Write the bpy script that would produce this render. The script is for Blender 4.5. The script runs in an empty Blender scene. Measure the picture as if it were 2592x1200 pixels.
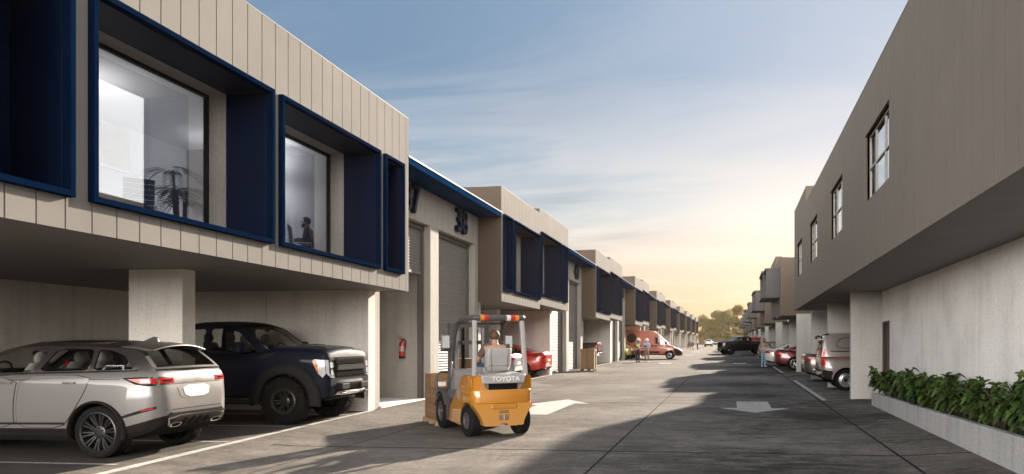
import bpy, bmesh, math, random
import numpy as np
from mathutils import Vector, Matrix, geometry
from mathutils.bvhtree import BVHTree
from math import sin, cos, tan, pi, radians, sqrt, atan2

scene = bpy.context.scene
# ------------------------------------------------------------------ camera
cam_d = bpy.data.cameras.new('camera')
cam = bpy.data.objects.new('camera', cam_d)
scene.collection.objects.link(cam)
scene.camera = cam
cam.location = (0, 0, 1.72)
cam.rotation_euler = (radians(90), 0, radians(7.4914))
cam_d.sensor_width = 36
cam_d.lens = 36 * 2000 / 2592
cam_d.shift_x = -(1587 - 1296) / 2592
cam_d.shift_y = (887 - 600) / 2592
cam_d.clip_end = 3000
# ------------------------------------------------------------------ light
SUN_AZ, SUN_EL = radians(16.5), radians(20.5)      # azimuth from +Y towards +X
sun_d = bpy.data.lights.new('sun', 'SUN')
sun_d.energy = 4.7
sun_d.angle = radians(1.1)
sun_d.color = (1.0, .875, .735)
sun = bpy.data.objects.new('sun', sun_d)
scene.collection.objects.link(sun)
S_DIR = Vector((sin(SUN_AZ) * cos(SUN_EL), cos(SUN_AZ) * cos(SUN_EL), sin(SUN_EL)))
sun.rotation_euler = S_DIR.to_track_quat('Z', 'Y').to_euler()

scene.view_settings.view_transform = 'Standard'
scene.view_settings.look = 'None'
scene.view_settings.exposure = 1.7
scene.view_settings.gamma = 1
scene.render.engine = 'CYCLES'
scene.cycles.use_denoising = True
scene.cycles.max_bounces = 7
scene.cycles.transparent_max_bounces = 16
scene.cycles.caustics_reflective = False
scene.cycles.caustics_refractive = False


class NT:
    """small node-tree helper"""
    def __init__(self, tree):
        self.t = tree
        tree.nodes.clear()

    def n(self, typ, **kw):
        nd = self.t.nodes.new(typ)
        for k, v in kw.items():
            if k.startswith('i_'):
                key = k[2:].replace('_', ' ')
                nd.inputs[int(key) if key.isdigit() else key].default_value = v
            else:
                setattr(nd, k, v)
        return nd

    def l(self, a, b):
        if hasattr(a, 'outputs'):
            a = a.outputs[0]
        self.t.links.new(a, b)

    def math(self, op, a, b=None, c=None):
        nd = self.t.nodes.new('ShaderNodeMath')
        nd.operation = op
        for i, v in enumerate((a, b, c)):
            if v is None:
                continue
            if isinstance(v, (int, float)):
                nd.inputs[i].default_value = v
            else:
                self.l(v, nd.inputs[i])
        return nd.outputs[0]

    def vmath(self, op, a, b=None):
        nd = self.t.nodes.new('ShaderNodeVectorMath')
        nd.operation = op
        for i, v in enumerate((a, b)):
            if v is None:
                continue
            if isinstance(v, (tuple, list)):
                nd.inputs[i].default_value = v
            else:
                self.l(v, nd.inputs[i])
        return nd

    def mix(self, fac, a, b, typ='MIX'):
        nd = self.t.nodes.new('ShaderNodeMix')
        nd.data_type = 'RGBA'
        nd.blend_type = typ
        for i, v in ((0, fac), (6, a), (7, b)):
            if isinstance(v, (int, float)):
                nd.inputs[i].default_value = v
            elif isinstance(v, (tuple, list)):
                nd.inputs[i].default_value = tuple(v) + ((1,) if len(v) == 3 else ())
            else:
                self.l(v, nd.inputs[i])
        return nd.outputs[2]

    def ramp(self, fac, stops):
        nd = self.t.nodes.new('ShaderNodeValToRGB')
        el = nd.color_ramp.elements
        while len(el) < len(stops):
            el.new(.5)
        for e, (p, c) in zip(el, stops):
            e.position = p
            e.color = c if len(c) == 4 else tuple(c) + (1,)
        self.l(fac, nd.inputs[0])
        return nd.outputs[0]

    def noise(self, vec, scale, detail=4, rough=.55, dist=0):
        nd = self.n('ShaderNodeTexNoise')
        nd.inputs['Scale'].default_value = scale
        nd.inputs['Detail'].default_value = detail
        nd.inputs['Roughness'].default_value = rough
        nd.inputs['Distortion'].default_value = dist
        if vec is not None:
            self.l(vec, nd.inputs['Vector'])
        return nd.outputs[0]

    def mapping(self, vec, scale=(1, 1, 1), loc=(0, 0, 0), rot=(0, 0, 0)):
        nd = self.n('ShaderNodeMapping')
        nd.inputs['Scale'].default_value = scale
        nd.inputs['Location'].default_value = loc
        nd.inputs['Rotation'].default_value = rot
        self.l(vec, nd.inputs['Vector'])
        return nd.outputs[0]


world = bpy.data.worlds.new('World')
scene.world = world
world.use_nodes = True


def build_world():
    """evening sky: physical sky mixed with the colours of a hazy west, thin cloud, and an added fill glow behind the camera"""
    w = NT(world.node_tree)
    out = w.n('ShaderNodeOutputWorld')
    bg = w.n('ShaderNodeBackground')
    sky = w.n('ShaderNodeTexSky')
    sky.sky_type = 'NISHITA'
    sky.sun_disc = False
    sky.sun_elevation = SUN_EL
    sky.sun_rotation = SUN_AZ
    sky.dust_density = 1.6
    sky.ozone_density = 1.5
    d = w.n('ShaderNodeTexCoord').outputs['Generated']
    sep = w.n('ShaderNodeSeparateXYZ')
    w.l(d, sep.inputs[0])
    x, y, z = sep.outputs

    def smooth(v, a, b):
        nd = w.n('ShaderNodeMapRange')
        nd.interpolation_type = 'SMOOTHSTEP'
        nd.inputs['From Min'].default_value = a
        nd.inputs['From Max'].default_value = b
        w.l(v, nd.inputs['Value'])
        return nd.outputs[0]

    left = w.ramp(z, [(0.0, (.86, .43, .22)), (.05, (.87, .56, .38)), (.10, (.77, .66, .58)), (.17, (.50, .575, .63)), (.25, (.29, .41, .54)), (.33, (.19, .305, .455))])
    right = w.ramp(z, [(0.0, (.86, .42, .21)), (.05, (.90, .55, .34)), (.11, (.88, .71, .56)), (.17, (.72, .76, .76)), (.25, (.46, .565, .68)), (.33, (.34, .465, .63)), (.5, (.33, .45, .63))])
    c = w.mix(smooth(x, -.42, .10), left, right)
    # glow round the low sun
    g = Vector((sin(radians(6)) * cos(radians(6)), cos(radians(6)) * cos(radians(6)), sin(radians(6))))
    dot = w.math('MAXIMUM', w.vmath('DOT_PRODUCT', d, tuple(g)).outputs[1], 0.0)
    glow = w.math('POWER', dot, 55.0)
    c = w.mix(1.0, c, w.mix(glow, (0, 0, 0), (.30, .17, .10)), 'ADD')
    # clouds on a flat layer
    inv = w.math('DIVIDE', 1.0, w.math('ADD', w.math('MAXIMUM', z, .0), .09))
    comb = w.n('ShaderNodeCombineXYZ')
    w.l(w.math('MULTIPLY', x, inv), comb.inputs[0])
    w.l(w.math('MULTIPLY', y, inv), comb.inputs[1])
    n1 = w.noise(w.mapping(comb.outputs[0], scale=(.42, 1.25, 1), rot=(0, 0, radians(24))), 1.15, 9, .62, .9)
    n2 = w.noise(w.mapping(comb.outputs[0], scale=(.35, .5, 1), loc=(3.4, 1.2, 0)), 1.0, 3, .5)
    lightc = w.math('MULTIPLY', smooth(n1, .43, .60), smooth(n2, .36, .54))
    lightc = w.math('MULTIPLY', lightc, w.math('ADD', .25, w.math('MULTIPLY', smooth(z, .36, .16), .75)))
    low = w.ramp(z, [(0.0, (1.05, .68, .44)), (.07, (1.08, .82, .60)), (.14, (1.0, .91, .80)), (.25, (.72, .72, .74)), (.4, (.55, .60, .68))])
    c = w.mix(w.math('MULTIPLY', lightc, .75), c, low)
    n3 = w.noise(w.mapping(comb.outputs[0], scale=(.55, 1.6, 1), loc=(5.2, 8.3, 0), rot=(0, 0, radians(-12))), .9, 7, .6, .8)
    darkc = w.math('MULTIPLY', smooth(n3, .52, .74), smooth(x, .05, -.30))
    darkc = w.math('MULTIPLY', darkc, smooth(z, .05, .16))
    c = w.mix(w.math('MULTIPLY', darkc, .38), c, (.17, .225, .30))
    # unseen fill light added to the sky behind the camera
    back = w.math('MULTIPLY', smooth(y, .05, -.55), smooth(z, -.01, .05))
    back = w.math('MULTIPLY', back, smooth(z, .80, .30))
    back = w.math('MULTIPLY', back, smooth(x, .75, .25))
    back = w.math('MULTIPLY', back, w.math('ADD', .72, w.math('MULTIPLY', smooth(x, -.42, -.12), .28)))
    c = w.mix(smooth(z, .42, .75), c, (.50, .56, .66))
    back_fill = w.n('ShaderNodeVectorMath'); back_fill.operation = 'SCALE'
    back_fill.inputs[0].default_value = (1.0, .95, .90)
    w.l(w.math('ADD', 1.3, w.math('MULTIPLY', smooth(z, .46, .06), 18.5)), back_fill.inputs['Scale'])
    c = w.mix(back, c, back_fill.outputs[0])
    c = w.mix(w.math('MULTIPLY', smooth(x, .36, .60), smooth(z, .02, .10)), c, (1.35, 1.33, 1.28))
    # blend with the physical sky (its values are about ten times larger)
    phys = w.n('ShaderNodeVectorMath'); phys.operation = 'SCALE'
    w.l(sky.outputs[0], phys.inputs[0]); phys.inputs['Scale'].default_value = .05
    c = w.mix(.12, c, phys.outputs[0])
    sc = w.n('ShaderNodeVectorMath'); sc.operation = 'SCALE'
    w.l(c, sc.inputs[0]); sc.inputs['Scale'].default_value = 3.35
    w.l(sc.outputs[0], bg.inputs['Color'])
    bg.inputs['Strength'].default_value = .10
    w.l(bg.outputs[0], out.inputs[0])


build_world()
# ------------------------------------------------------------------ materials
def new_mat(name):
    m = bpy.data.materials.new(name)
    m.use_nodes = True
    t = NT(m.node_tree)
    out = t.n('ShaderNodeOutputMaterial')
    b = t.n('ShaderNodeBsdfPrincipled')
    t.l(b.outputs[0], out.inputs[0])
    return m, t, b, out


def c4(c):
    return tuple(c) + (1,)


def mat(name, col, rough=.5, metal=0, var=.12, scale=6, bump=0, bscale=40, coat=0, spec=.5, rvar=.1, dirt=0, stretch=(1, 1, 1)):
    m, t, b, out = new_mat(name)
    tc = t.n('ShaderNodeTexCoord')
    v = tc.outputs['Object']
    if stretch != (1, 1, 1):
        v = t.mapping(v, scale=stretch)
    n = t.noise(v, scale, 5, .6)
    lo = tuple(x * (1 - var) for x in col)
    hi = tuple(min(1, x * (1 + var)) for x in col)
    c = t.ramp(n, [(.3, lo), (.7, hi)])
    if dirt:
        n2 = t.noise(t.mapping(tc.outputs['Object'], scale=(1, 1, .35)), 3.0, 6, .65)
        c = t.mix(t.ramp(n2, [(.5, (0, 0, 0)), (.75, (dirt, dirt, dirt))]), c, tuple(x * .5 for x in col))
    t.l(c, b.inputs['Base Color'])
    b.inputs['Metallic'].default_value = metal
    b.inputs['Specular IOR Level'].default_value = spec
    r = t.math('ADD', rough - rvar * .5, t.math('MULTIPLY', n, rvar))
    t.l(r, b.inputs['Roughness'])
    if coat:
        b.inputs['Coat Weight'].default_value = coat
        b.inputs['Coat Roughness'].default_value = .04
    if bump:
        nb = t.noise(tc.outputs['Object'], bscale, 4, .6)
        bp = t.n('ShaderNodeBump')
        bp.inputs['Strength'].default_value = bump
        bp.inputs['Distance'].default_value = .01
        t.l(nb, bp.inputs['Height'])
        t.l(bp.outputs[0], b.inputs['Normal'])
    return m


def concrete(name, col, streak=.25, grain=.16, bump=.25):
    m, t, b, out = new_mat(name)
    tc = t.n('ShaderNodeTexCoord')
    v = tc.outputs['Object']
    n1 = t.noise(v, .7, 6, .6)
    n2 = t.noise(t.mapping(v, scale=(2.2, 2.2, .16)), 2.0, 6, .62)
    n3 = t.noise(v, 46, 3, .7)
    n4 = t.noise(v, 150, 2, .6)
    f = t.math('ADD', t.math('MULTIPLY', n1, .9), t.math('MULTIPLY', n2, streak * 4))
    f = t.math('DIVIDE', f, .9 + streak * 4)
    c = t.ramp(f, [(.30, tuple(x * .72 for x in col)), (.52, col), (.75, tuple(min(1, x * 1.13) for x in col))])
    g = t.ramp(t.math('ADD', t.math('MULTIPLY', n3, .6), t.math('MULTIPLY', n4, .4)), [(.32, (1 - grain * 2,) * 3), (.66, (1 + grain,) * 3)])
    c = t.mix(1.0, c, g, 'MULTIPLY')
    # pin holes
    vo = t.n('ShaderNodeTexVoronoi')
    vo.inputs['Scale'].default_value = 3.1
    t.l(v, vo.inputs['Vector'])
    hole = t.ramp(vo.outputs['Distance'], [(.018, (.45, .45, .45)), (.035, (1, 1, 1))])
    c = t.mix(1.0, c, hole, 'MULTIPLY')
    t.l(c, b.inputs['Base Color'])
    b.inputs['Roughness'].default_value = .88
    b.inputs['Specular IOR Level'].default_value = .3
    bp = t.n('ShaderNodeBump')
    bp.inputs['Strength'].default_value = bump
    bp.inputs['Distance'].default_value = .006
    t.l(t.math('ADD', n3, n4), bp.inputs['Height'])
    t.l(bp.outputs[0], b.inputs['Normal'])
    return m


def glass_mat(name, tint=(.75, .8, .85), refl=.3, rough=.0, dark=None):
    m = bpy.data.materials.new(name)
    m.use_nodes = True
    t = NT(m.node_tree)
    out = t.n('ShaderNodeOutputMaterial')
    tr = t.n('ShaderNodeBsdfTransparent')
    tr.inputs[0].default_value = c4(tint)
    gl = t.n('ShaderNodeBsdfGlossy')
    gl.inputs['Roughness'].default_value = rough
    gl.inputs['Color'].default_value = (.95, .97, 1, 1)
    lw = t.n('ShaderNodeLayerWeight')
    lw.inputs[0].default_value = .5
    f5 = t.math('POWER', lw.outputs['Facing'], 5.0)
    f = t.math('ADD', refl + .03, t.math('MULTIPLY', f5, 1 - refl - .03))
    mx = t.n('ShaderNodeMixShader')
    t.l(f, mx.inputs[0])
    t.l(tr.outputs[0], mx.inputs[1])
    t.l(gl.outputs[0], mx.inputs[2])
    t.l(mx.outputs[0], out.inputs[0])
    return m


def emit(name, col, s):
    m = bpy.data.materials.new(name)
    m.use_nodes = True
    t = NT(m.node_tree)
    out = t.n('ShaderNodeOutputMaterial')
    e = t.n('ShaderNodeEmission')
    e.inputs[0].default_value = c4(col)
    e.inputs[1].default_value = s
    t.l(e.outputs[0], out.inputs[0])
    return m


def paint(name, col, metal=.0, rough=.32, coat=1.0, dust=.0, spec=.5):
    m, t, b, out = new_mat(name)
    tc = t.n('ShaderNodeTexCoord')
    n = t.noise(tc.outputs['Object'], 900, 1, .5)
    n2 = t.noise(tc.outputs['Object'], 2.5, 4, .6)
    c = t.ramp(n, [(.3, tuple(x * .93 for x in col)), (.7, tuple(min(1, x * 1.05) for x in col))])
    if dust:
        sep = t.n('ShaderNodeSeparateXYZ')
        t.l(tc.outputs['Object'], sep.inputs[0])
        low = t.ramp(t.math('ADD', sep.outputs[2], t.math('MULTIPLY', n2, .5)), [(.35, (dust,) * 3), (.95, (0, 0, 0))])
        c = t.mix(low, c, (.22, .19, .16))
    t.l(c, b.inputs['Base Color'])
    b.inputs['Metallic'].default_value = metal
    t.l(t.math('ADD', rough - .04, t.math('MULTIPLY', n2, .1)), b.inputs['Roughness'])
    b.inputs['Coat Weight'].default_value = coat
    b.inputs['Coat Roughness'].default_value = .03
    b.inputs['Specular IOR Level'].default_value = spec
    return m


def ground_mat():
    m, t, b, out = new_mat('driveway_concrete')
    tc = t.n('ShaderNodeTexCoord')
    v = tc.outputs['Object']
    sep = t.n('ShaderNodeSeparateXYZ')
    t.l(v, sep.inputs[0])
    X, Y = sep.outputs[0], sep.outputs[1]
    big = t.noise(v, .22, 5, .6, .3)
    mid = t.noise(t.mapping(v, scale=(.8, 1.25, 1)), 1.5, 8, .68, .3)
    # broom finish: fine streaks running across the road
    br = t.noise(t.mapping(v, scale=(3.2, 13, 1), rot=(0, 0, radians(3))), 3.0, 6, .75)
    br2 = t.noise(t.mapping(v, scale=(14, 1.6, 1), rot=(0, 0, radians(-9))), 3.0, 4, .7)
    fine = t.noise(v, 60, 3, .7)
    f = t.math('ADD', t.math('MULTIPLY', big, .34), t.math('MULTIPLY', mid, .34))
    f = t.math('ADD', f, t.math('MULTIPLY', br, .20))
    f = t.math('ADD', f, t.math('MULTIPLY', br2, .08))
    f = t.math('ADD', f, t.math('MULTIPLY', fine, .10))
    c = t.ramp(f, [(.39, (.074, .066, .058)), (.475, (.124, .112, .100)), (.535, (.166, .151, .135)), (.62, (.235, .215, .193))])
    # broom marks show as fine light and dark lines
    bl = t.ramp(t.math('ADD', t.math('MULTIPLY', br, .65), t.math('MULTIPLY', br2, .35)), [(.38, (.74, .74, .74)), (.50, (1, 1, 1)), (.62, (1.2, 1.19, 1.18))])
    c = t.mix(1.0, c, bl, 'MULTIPLY')
    # dark worn streaks, weighted to paint extra shade into the right lane
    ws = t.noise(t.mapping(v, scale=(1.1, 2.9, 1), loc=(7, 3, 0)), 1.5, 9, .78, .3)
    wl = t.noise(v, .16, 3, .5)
    wear_shade = t.ramp(t.math('ADD', ws, t.math('MULTIPLY', t.math('SUBTRACT', wl, .5), .9)), [(.44, (0, 0, 0)), (.62, (1, 1, 1))])
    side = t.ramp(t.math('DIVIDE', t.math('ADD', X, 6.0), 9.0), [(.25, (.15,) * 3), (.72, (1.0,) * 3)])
    c = t.mix(t.mix(1.0, wear_shade, side, 'MULTIPLY'), c, (.036, .036, .033))
    # pale scuffs
    sc = t.noise(t.mapping(v, scale=(1.1, 4, 1), loc=(2, 9, 0), rot=(0, 0, .35)), 1.1, 8, .75, 1.2)
    c = t.mix(t.ramp(sc, [(.60, (0, 0, 0)), (.76, (.5, .5, .5))]), c, (.24, .228, .21))
    # saw-cut joints
    def line(coord, pos, period, w):
        s = t.math('SUBTRACT', coord, pos)
        if period:
            s = t.math('PINGPONG', s, period / 2)
        else:
            s = t.math('ABSOLUTE', s)
        return t.math('LESS_THAN', s, w)
    j = t.math('MAXIMUM', line(X, 2.45, 0, .020), line(X, -1.85, 0, .016))
    j = t.math('MAXIMUM', j, line(X, -6.15, 0, .011))
    wob = t.math('ADD', Y, 0.0)
    j = t.math('MAXIMUM', j, line(wob, 12.0, 9.2, .034))
    jf = line(wob, 16.6, 9.2, .010)
    j = t.math('MAXIMUM', j, t.math('MULTIPLY', jf, t.ramp(mid, [(.45, (0, 0, 0)), (.6, (.7, .7, .7))])))
    inside = t.math('MULTIPLY', t.math('GREATER_THAN', X, -7.4), t.math('LESS_THAN', X, 9))
    jj = t.math('MULTIPLY', j, inside)
    c = t.mix(jj, c, (.016, .015, .014))
    # bays are darker than the driveway
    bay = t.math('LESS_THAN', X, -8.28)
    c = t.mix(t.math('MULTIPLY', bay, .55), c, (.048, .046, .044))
    t.l(c, b.inputs['Base Color'])
    t.l(t.ramp(f, [(.35, (.55,) * 3), (.7, (.85,) * 3)]), b.inputs['Roughness'])
    b.inputs['Specular IOR Level'].default_value = .03
    bp = t.n('ShaderNodeBump')
    bp.inputs['Strength'].default_value = .35
    bp.inputs['Distance'].default_value = .012
    hgt = t.math('ADD', t.math('MULTIPLY', br, .6), t.math('MULTIPLY', fine, .5))
    hgt = t.math('SUBTRACT', hgt, t.math('MULTIPLY', jj, 1.5))
    t.l(hgt, bp.inputs['Height'])
    t.l(bp.outputs[0], b.inputs['Normal'])
    return m


def navy_mat():
    m, t, b, out = new_mat('navy_powdercoat')
    tc = t.n('ShaderNodeTexCoord')
    v = tc.outputs['Object']
    n = t.noise(v, 1.2, 3, .5)
    c = t.ramp(n, [(.3, (.0013, .0058, .022)), (.7, (.0019, .0084, .030))])
    t.l(c, b.inputs['Base Color'])
    b.inputs['Roughness'].default_value = .45
    b.inputs['Specular IOR Level'].default_value = .09
    nb = t.noise(v, 26, 3, .55)
    bp = t.n('ShaderNodeBump')
    bp.inputs['Strength'].default_value = .32
    bp.inputs['Distance'].default_value = .006
    t.l(nb, bp.inputs['Height'])
    t.l(bp.outputs[0], b.inputs['Normal'])
    return m


M = {}
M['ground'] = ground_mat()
M['line'] = mat('road_paint', (.45, .435, .41), .8, var=.28, scale=14, bump=.2, dirt=.55, spec=.1)
M['clad'] = mat('beige_cladding', (.225, .211, .194), .8, var=.09, scale=.9, spec=.02)
M['clad_r'] = mat('shaded_beige_cladding', (.150, .130, .108), .65, var=.05, scale=1.2, spec=.25)  # beige cladding again, its colour darkened for the shaded right row
M['winframe'] = mat('light_window_frame', (.34, .315, .285), .5, var=.05)
M['clad_dark'] = mat('cladding_joint', (.02, .02, .02), .8, var=.05)
M['endpanel'] = mat('brown_grey_panel', (.085, .064, .046), .6, var=.05, scale=1, spec=.15)
M['endpanel_r'] = mat('taupe_end_panel', (.125, .098, .074), .6, var=.05, scale=1, spec=.15)
M['soffit'] = mat('soffit_lining', (.17, .16, .15), .7, var=.08, scale=1.5)
M['conc'] = concrete('tilt_up_concrete', (.40, .373, .342))
M['conc_w'] = concrete('pale_concrete', (.84, .825, .80), streak=.13)
M['conc_lift'] = concrete('lightened_bay_concrete', (.72, .675, .615))  # same wall concrete, colour lightened to lift the shaded bays
M['conc_f'] = concrete('fin_wall_concrete', (.50, .485, .455), streak=.12)
M['conc_p'] = concrete('planter_concrete', (.42, .415, .41), streak=.6, grain=.2)
M['navy'] = navy_mat()
M['navy_matt'] = mat('navy_matt_trim', (.0024, .0090, .029), .75, var=.08, scale=3, spec=0)
M['canopy'] = mat('canopy_navy', (.004, .027, .080), .7, var=.08, scale=2, spec=0)
M['shutter'] = mat('shutter_metal', (.20, .19, .18), .6, spec=.15, metal=.08, var=.08, scale=4)
M['guide'] = mat('door_guide', (.11, .10, .092), .65, var=.08, spec=.1)
M['black'] = mat('black_frame', (.012, .012, .013), .6, var=.1, spec=.1)
M['glass'] = glass_mat('window_glass', (.90, .91, .94), .33)
M['glass_r'] = glass_mat('far_window_glass', (.5, .55, .65), .72)
M['white'] = mat('white_paint', (.72, .72, .71), .6, var=.05)
M['whitecap'] = mat('pale_metal_cap', (.50, .49, .48), .35, metal=.2, var=.05)
M['roof'] = mat('roof_membrane', (.25, .25, .25), .8)
M['room'] = concrete('room_concrete', (.42, .43, .46), streak=.1)
M['roomw'] = mat('room_plaster', (.70, .71, .73), .8, var=.04)
M['greyframe'] = mat('grey_powdercoat', (.055, .052, .050), .55, var=.08, bump=.1, bscale=30)
M['doorbrown'] = mat('brown_door', (.030, .018, .014), .5, var=.15)


# ------------------------------------------------------------------ object helpers
COL = scene.collection


class MB:
    def __init__(self):
        self.v, self.f, self.mi, self.sm = [], [], [], []

    def add(self, vs, fs, mi=0, smooth=False, xf=None):
        o = len(self.v)
        if xf is not None:
            vs = [tuple(xf @ Vector(p)) for p in vs]
        self.v += [tuple(p) for p in vs]
        for f in fs:
            self.f.append(tuple(i + o for i in f))
            self.mi.append(mi)
            self.sm.append(smooth)
        return self

    def box(self, x0, x1, y0, y1, z0, z1, mi=0, xf=None):
        if x0 > x1: x0, x1 = x1, x0
        if y0 > y1: y0, y1 = y1, y0
        if z0 > z1: z0, z1 = z1, z0
        vs = [(x, y, z) for x in (x0, x1) for y in (y0, y1) for z in (z0, z1)]
        fs = [(0, 1, 3, 2), (4, 6, 7, 5), (0, 4, 5, 1), (2, 3, 7, 6), (0, 2, 6, 4), (1, 5, 7, 3)]
        return self.add(vs, fs, mi, False, xf)

    def cyl(self, p0, p1, r0, r1=None, n=16, mi=0, caps=True, smooth=True, xf=None):
        r1 = r0 if r1 is None else r1
        p0, p1 = Vector(p0), Vector(p1)
        d = (p1 - p0).normalized()
        a = d.orthogonal().normalized()
        b = d.cross(a)
        vs, fs = [], []
        for p, r in ((p0, r0), (p1, r1)):
            for i in range(n):
                t = 2 * pi * i / n
                vs.append(p + (a * cos(t) + b * sin(t)) * r)
        for i in range(n):
            j = (i + 1) % n
            fs.append((i, j, n + j, n + i))
        self.add(vs, fs, mi, smooth, xf)
        if caps:
            self.add([vs[i] for i in range(n)], [tuple(reversed(range(n)))], mi, False, xf)
            self.add([vs[n + i] for i in range(n)], [tuple(range(n))], mi, False, xf)
        return self

    def tube(self, pts, r, n=8, mi=0, xf=None, closed=False):
        pts = [Vector(p) for p in pts]
        rs = r if isinstance(r, (list, tuple)) else [r] * len(pts)
        vs, fs = [], []
        prev = None
        N = len(pts)
        for k, p in enumerate(pts):
            if closed:
                d = pts[(k + 1) % N] - pts[k - 1]
            else:
                d = pts[min(k + 1, N - 1)] - pts[max(k - 1, 0)]
            d.normalize()
            if prev is None:
                a = d.orthogonal().normalized()
            else:
                a = (prev - d * prev.dot(d)).normalized()
            prev = a
            b = d.cross(a)
            for i in range(n):
                t = 2 * pi * i / n
                vs.append(p + (a * cos(t) + b * sin(t)) * rs[k])
        for k in range(N if closed else N - 1):
            for i in range(n):
                j = (i + 1) % n
                k2 = (k + 1) % N
                fs.append((k * n + i, k * n + j, k2 * n + j, k2 * n + i))
        if not closed:
            fs.append(tuple(reversed(range(n))))
            fs.append(tuple((N - 1) * n + i for i in range(n)))
        return self.add(vs, fs, mi, True, xf)

    def lathe(self, prof, n=32, mi=0, xf=None, smooth=True, axis='Y', closed=False):
        """prof: list of (radius, along axis)"""
        vs, fs = [], []
        for r, h in prof:
            for i in range(n):
                t = 2 * pi * i / n
                if axis == 'Y':
                    vs.append((r * cos(t), h, r * sin(t)))
                elif axis == 'Z':
                    vs.append((r * cos(t), r * sin(t), h))
                else:
                    vs.append((h, r * cos(t), r * sin(t)))
        K = len(prof)
        for k in range(K if closed else K - 1):
            k2 = (k + 1) % K
            for i in range(n):
                j = (i + 1) % n
                fs.append((k * n + i, k * n + j, k2 * n + j, k2 * n + i))
        return self.add(vs, fs, mi, smooth, xf)

    def prism(self, poly, d0, d1, plane='XZ', mi=0, xf=None, smooth=False):
        """extrude a 2-D polygon along the remaining axis"""
        def P(p, d):
            if plane == 'XZ': return (p[0], d, p[1])
            if plane == 'YZ': return (d, p[0], p[1])
            return (p[0], p[1], d)
        n = len(poly)
        vs = [P(p, d0) for p in poly] + [P(p, d1) for p in poly]
        self.add(vs, [tuple(range(n)), tuple(reversed(range(n, 2 * n)))], mi, False, xf)
        self.add(vs, [(i, n + i, n + (i + 1) % n, (i + 1) % n) for i in range(n)], mi, smooth, xf)
        return self

    def grid(self, rows, mi=0, smooth=True, xf=None, close_u=False):
        R, C_ = len(rows), len(rows[0])
        vs = [p for r in rows for p in r]
        fs = []
        for i in range(R - 1):
            for j in range(C_ if close_u else C_ - 1):
                j2 = (j + 1) % C_
                fs.append((i * C_ + j, i * C_ + j2, (i + 1) * C_ + j2, (i + 1) * C_ + j))
        return self.add(vs, fs, mi, smooth, xf)

    def ball(self, c, r, n=12, m=8, mi=0, scale=(1, 1, 1), xf=None):
        rows = []
        for i in range(m + 1):
            th = pi * i / m
            rows.append([(c[0] + r * scale[0] * sin(th) * cos(2 * pi * j / n), c[1] + r * scale[1] * sin(th) * sin(2 * pi * j / n), c[2] + r * scale[2] * cos(th)) for j in range(n)])
        return self.grid(rows, mi, True, xf, True)

    def build(self, name, mats, parent=None, loc=None, weld=False, fix=True, sharp=None, bevel=0):
        me = bpy.data.meshes.new(name)
        me.from_pydata(self.v, [], self.f)
        for m in (mats if isinstance(mats, (list, tuple)) else [mats]):
            me.materials.append(m)
        if any(self.mi):
            me.polygons.foreach_set('material_index', self.mi)
        me.polygons.foreach_set('use_smooth', self.sm)
        if weld or fix:
            bm = bmesh.new()
            bm.from_mesh(me)
            if weld:
                bmesh.ops.remove_doubles(bm, verts=bm.verts, dist=1e-4)
            if fix:
                bmesh.ops.recalc_face_normals(bm, faces=bm.faces)
            bm.to_mesh(me)
            bm.free()
        if sharp:
            me.set_sharp_from_angle(angle=radians(sharp))
        me.update()
        o = bpy.data.objects.new(name, me)
        COL.objects.link(o)
        if parent is not None:
            o.parent = parent
        if loc:
            o.location = loc
        if bevel:
            bv = o.modifiers.new('bevel', 'BEVEL')
            bv.width = bevel
            bv.segments = 2
            bv.limit_method = 'ANGLE'
            bv.angle_limit = radians(40)
            bv.harden_normals = False
        return o


def thing(name, label, cat, loc=(0, 0, 0), rot=(0, 0, 0), group=None):
    o = bpy.data.objects.new(name, None)
    o.empty_display_size = .2
    COL.objects.link(o)
    o.location = loc
    o.rotation_euler = rot
    return tag(o, label, cat, group)


def tag(o, label, cat, group=None):
    o['label'] = label
    o['category'] = cat
    if group:
        o['group'] = group
    elif 'group' in o.keys():
        del o['group']
    return o


def struct(o, kind='structure', label=None, cat=None):
    o['kind'] = kind
    if label:
        o['label'] = label
        o['category'] = cat
    return o


KIDS = {}


def kids(o):
    return [c for c in bpy.data.objects if c.parent == o]


def copy_tree(o, parent=None, skip=()):
    c = o.copy()
    COL.objects.link(c)
    if parent is not None:
        c.parent = parent
    for ch in kids(o):
        if ch.name.split('.')[0] in skip:
            continue
        copy_tree(ch, c, skip)
    return c


SLOPE = 0.014376


def ramp_h(x):
    if x < -7.1:
        t = min(1, (-7.1 - x) / .9)
        return .06 * t
    if x > 2.45:
        t = min(1, (x - 2.45) / .95)
        return .07 * t
    return 0


def gz(x, y):
    return SLOPE * y + ramp_h(x)
# ------------------------------------------------------------------ the setting
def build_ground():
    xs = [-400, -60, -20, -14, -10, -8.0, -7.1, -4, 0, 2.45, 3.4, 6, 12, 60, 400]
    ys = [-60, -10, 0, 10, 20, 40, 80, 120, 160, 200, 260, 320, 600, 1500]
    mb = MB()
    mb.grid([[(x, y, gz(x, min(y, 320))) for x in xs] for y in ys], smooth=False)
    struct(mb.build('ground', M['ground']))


build_ground()


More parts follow.
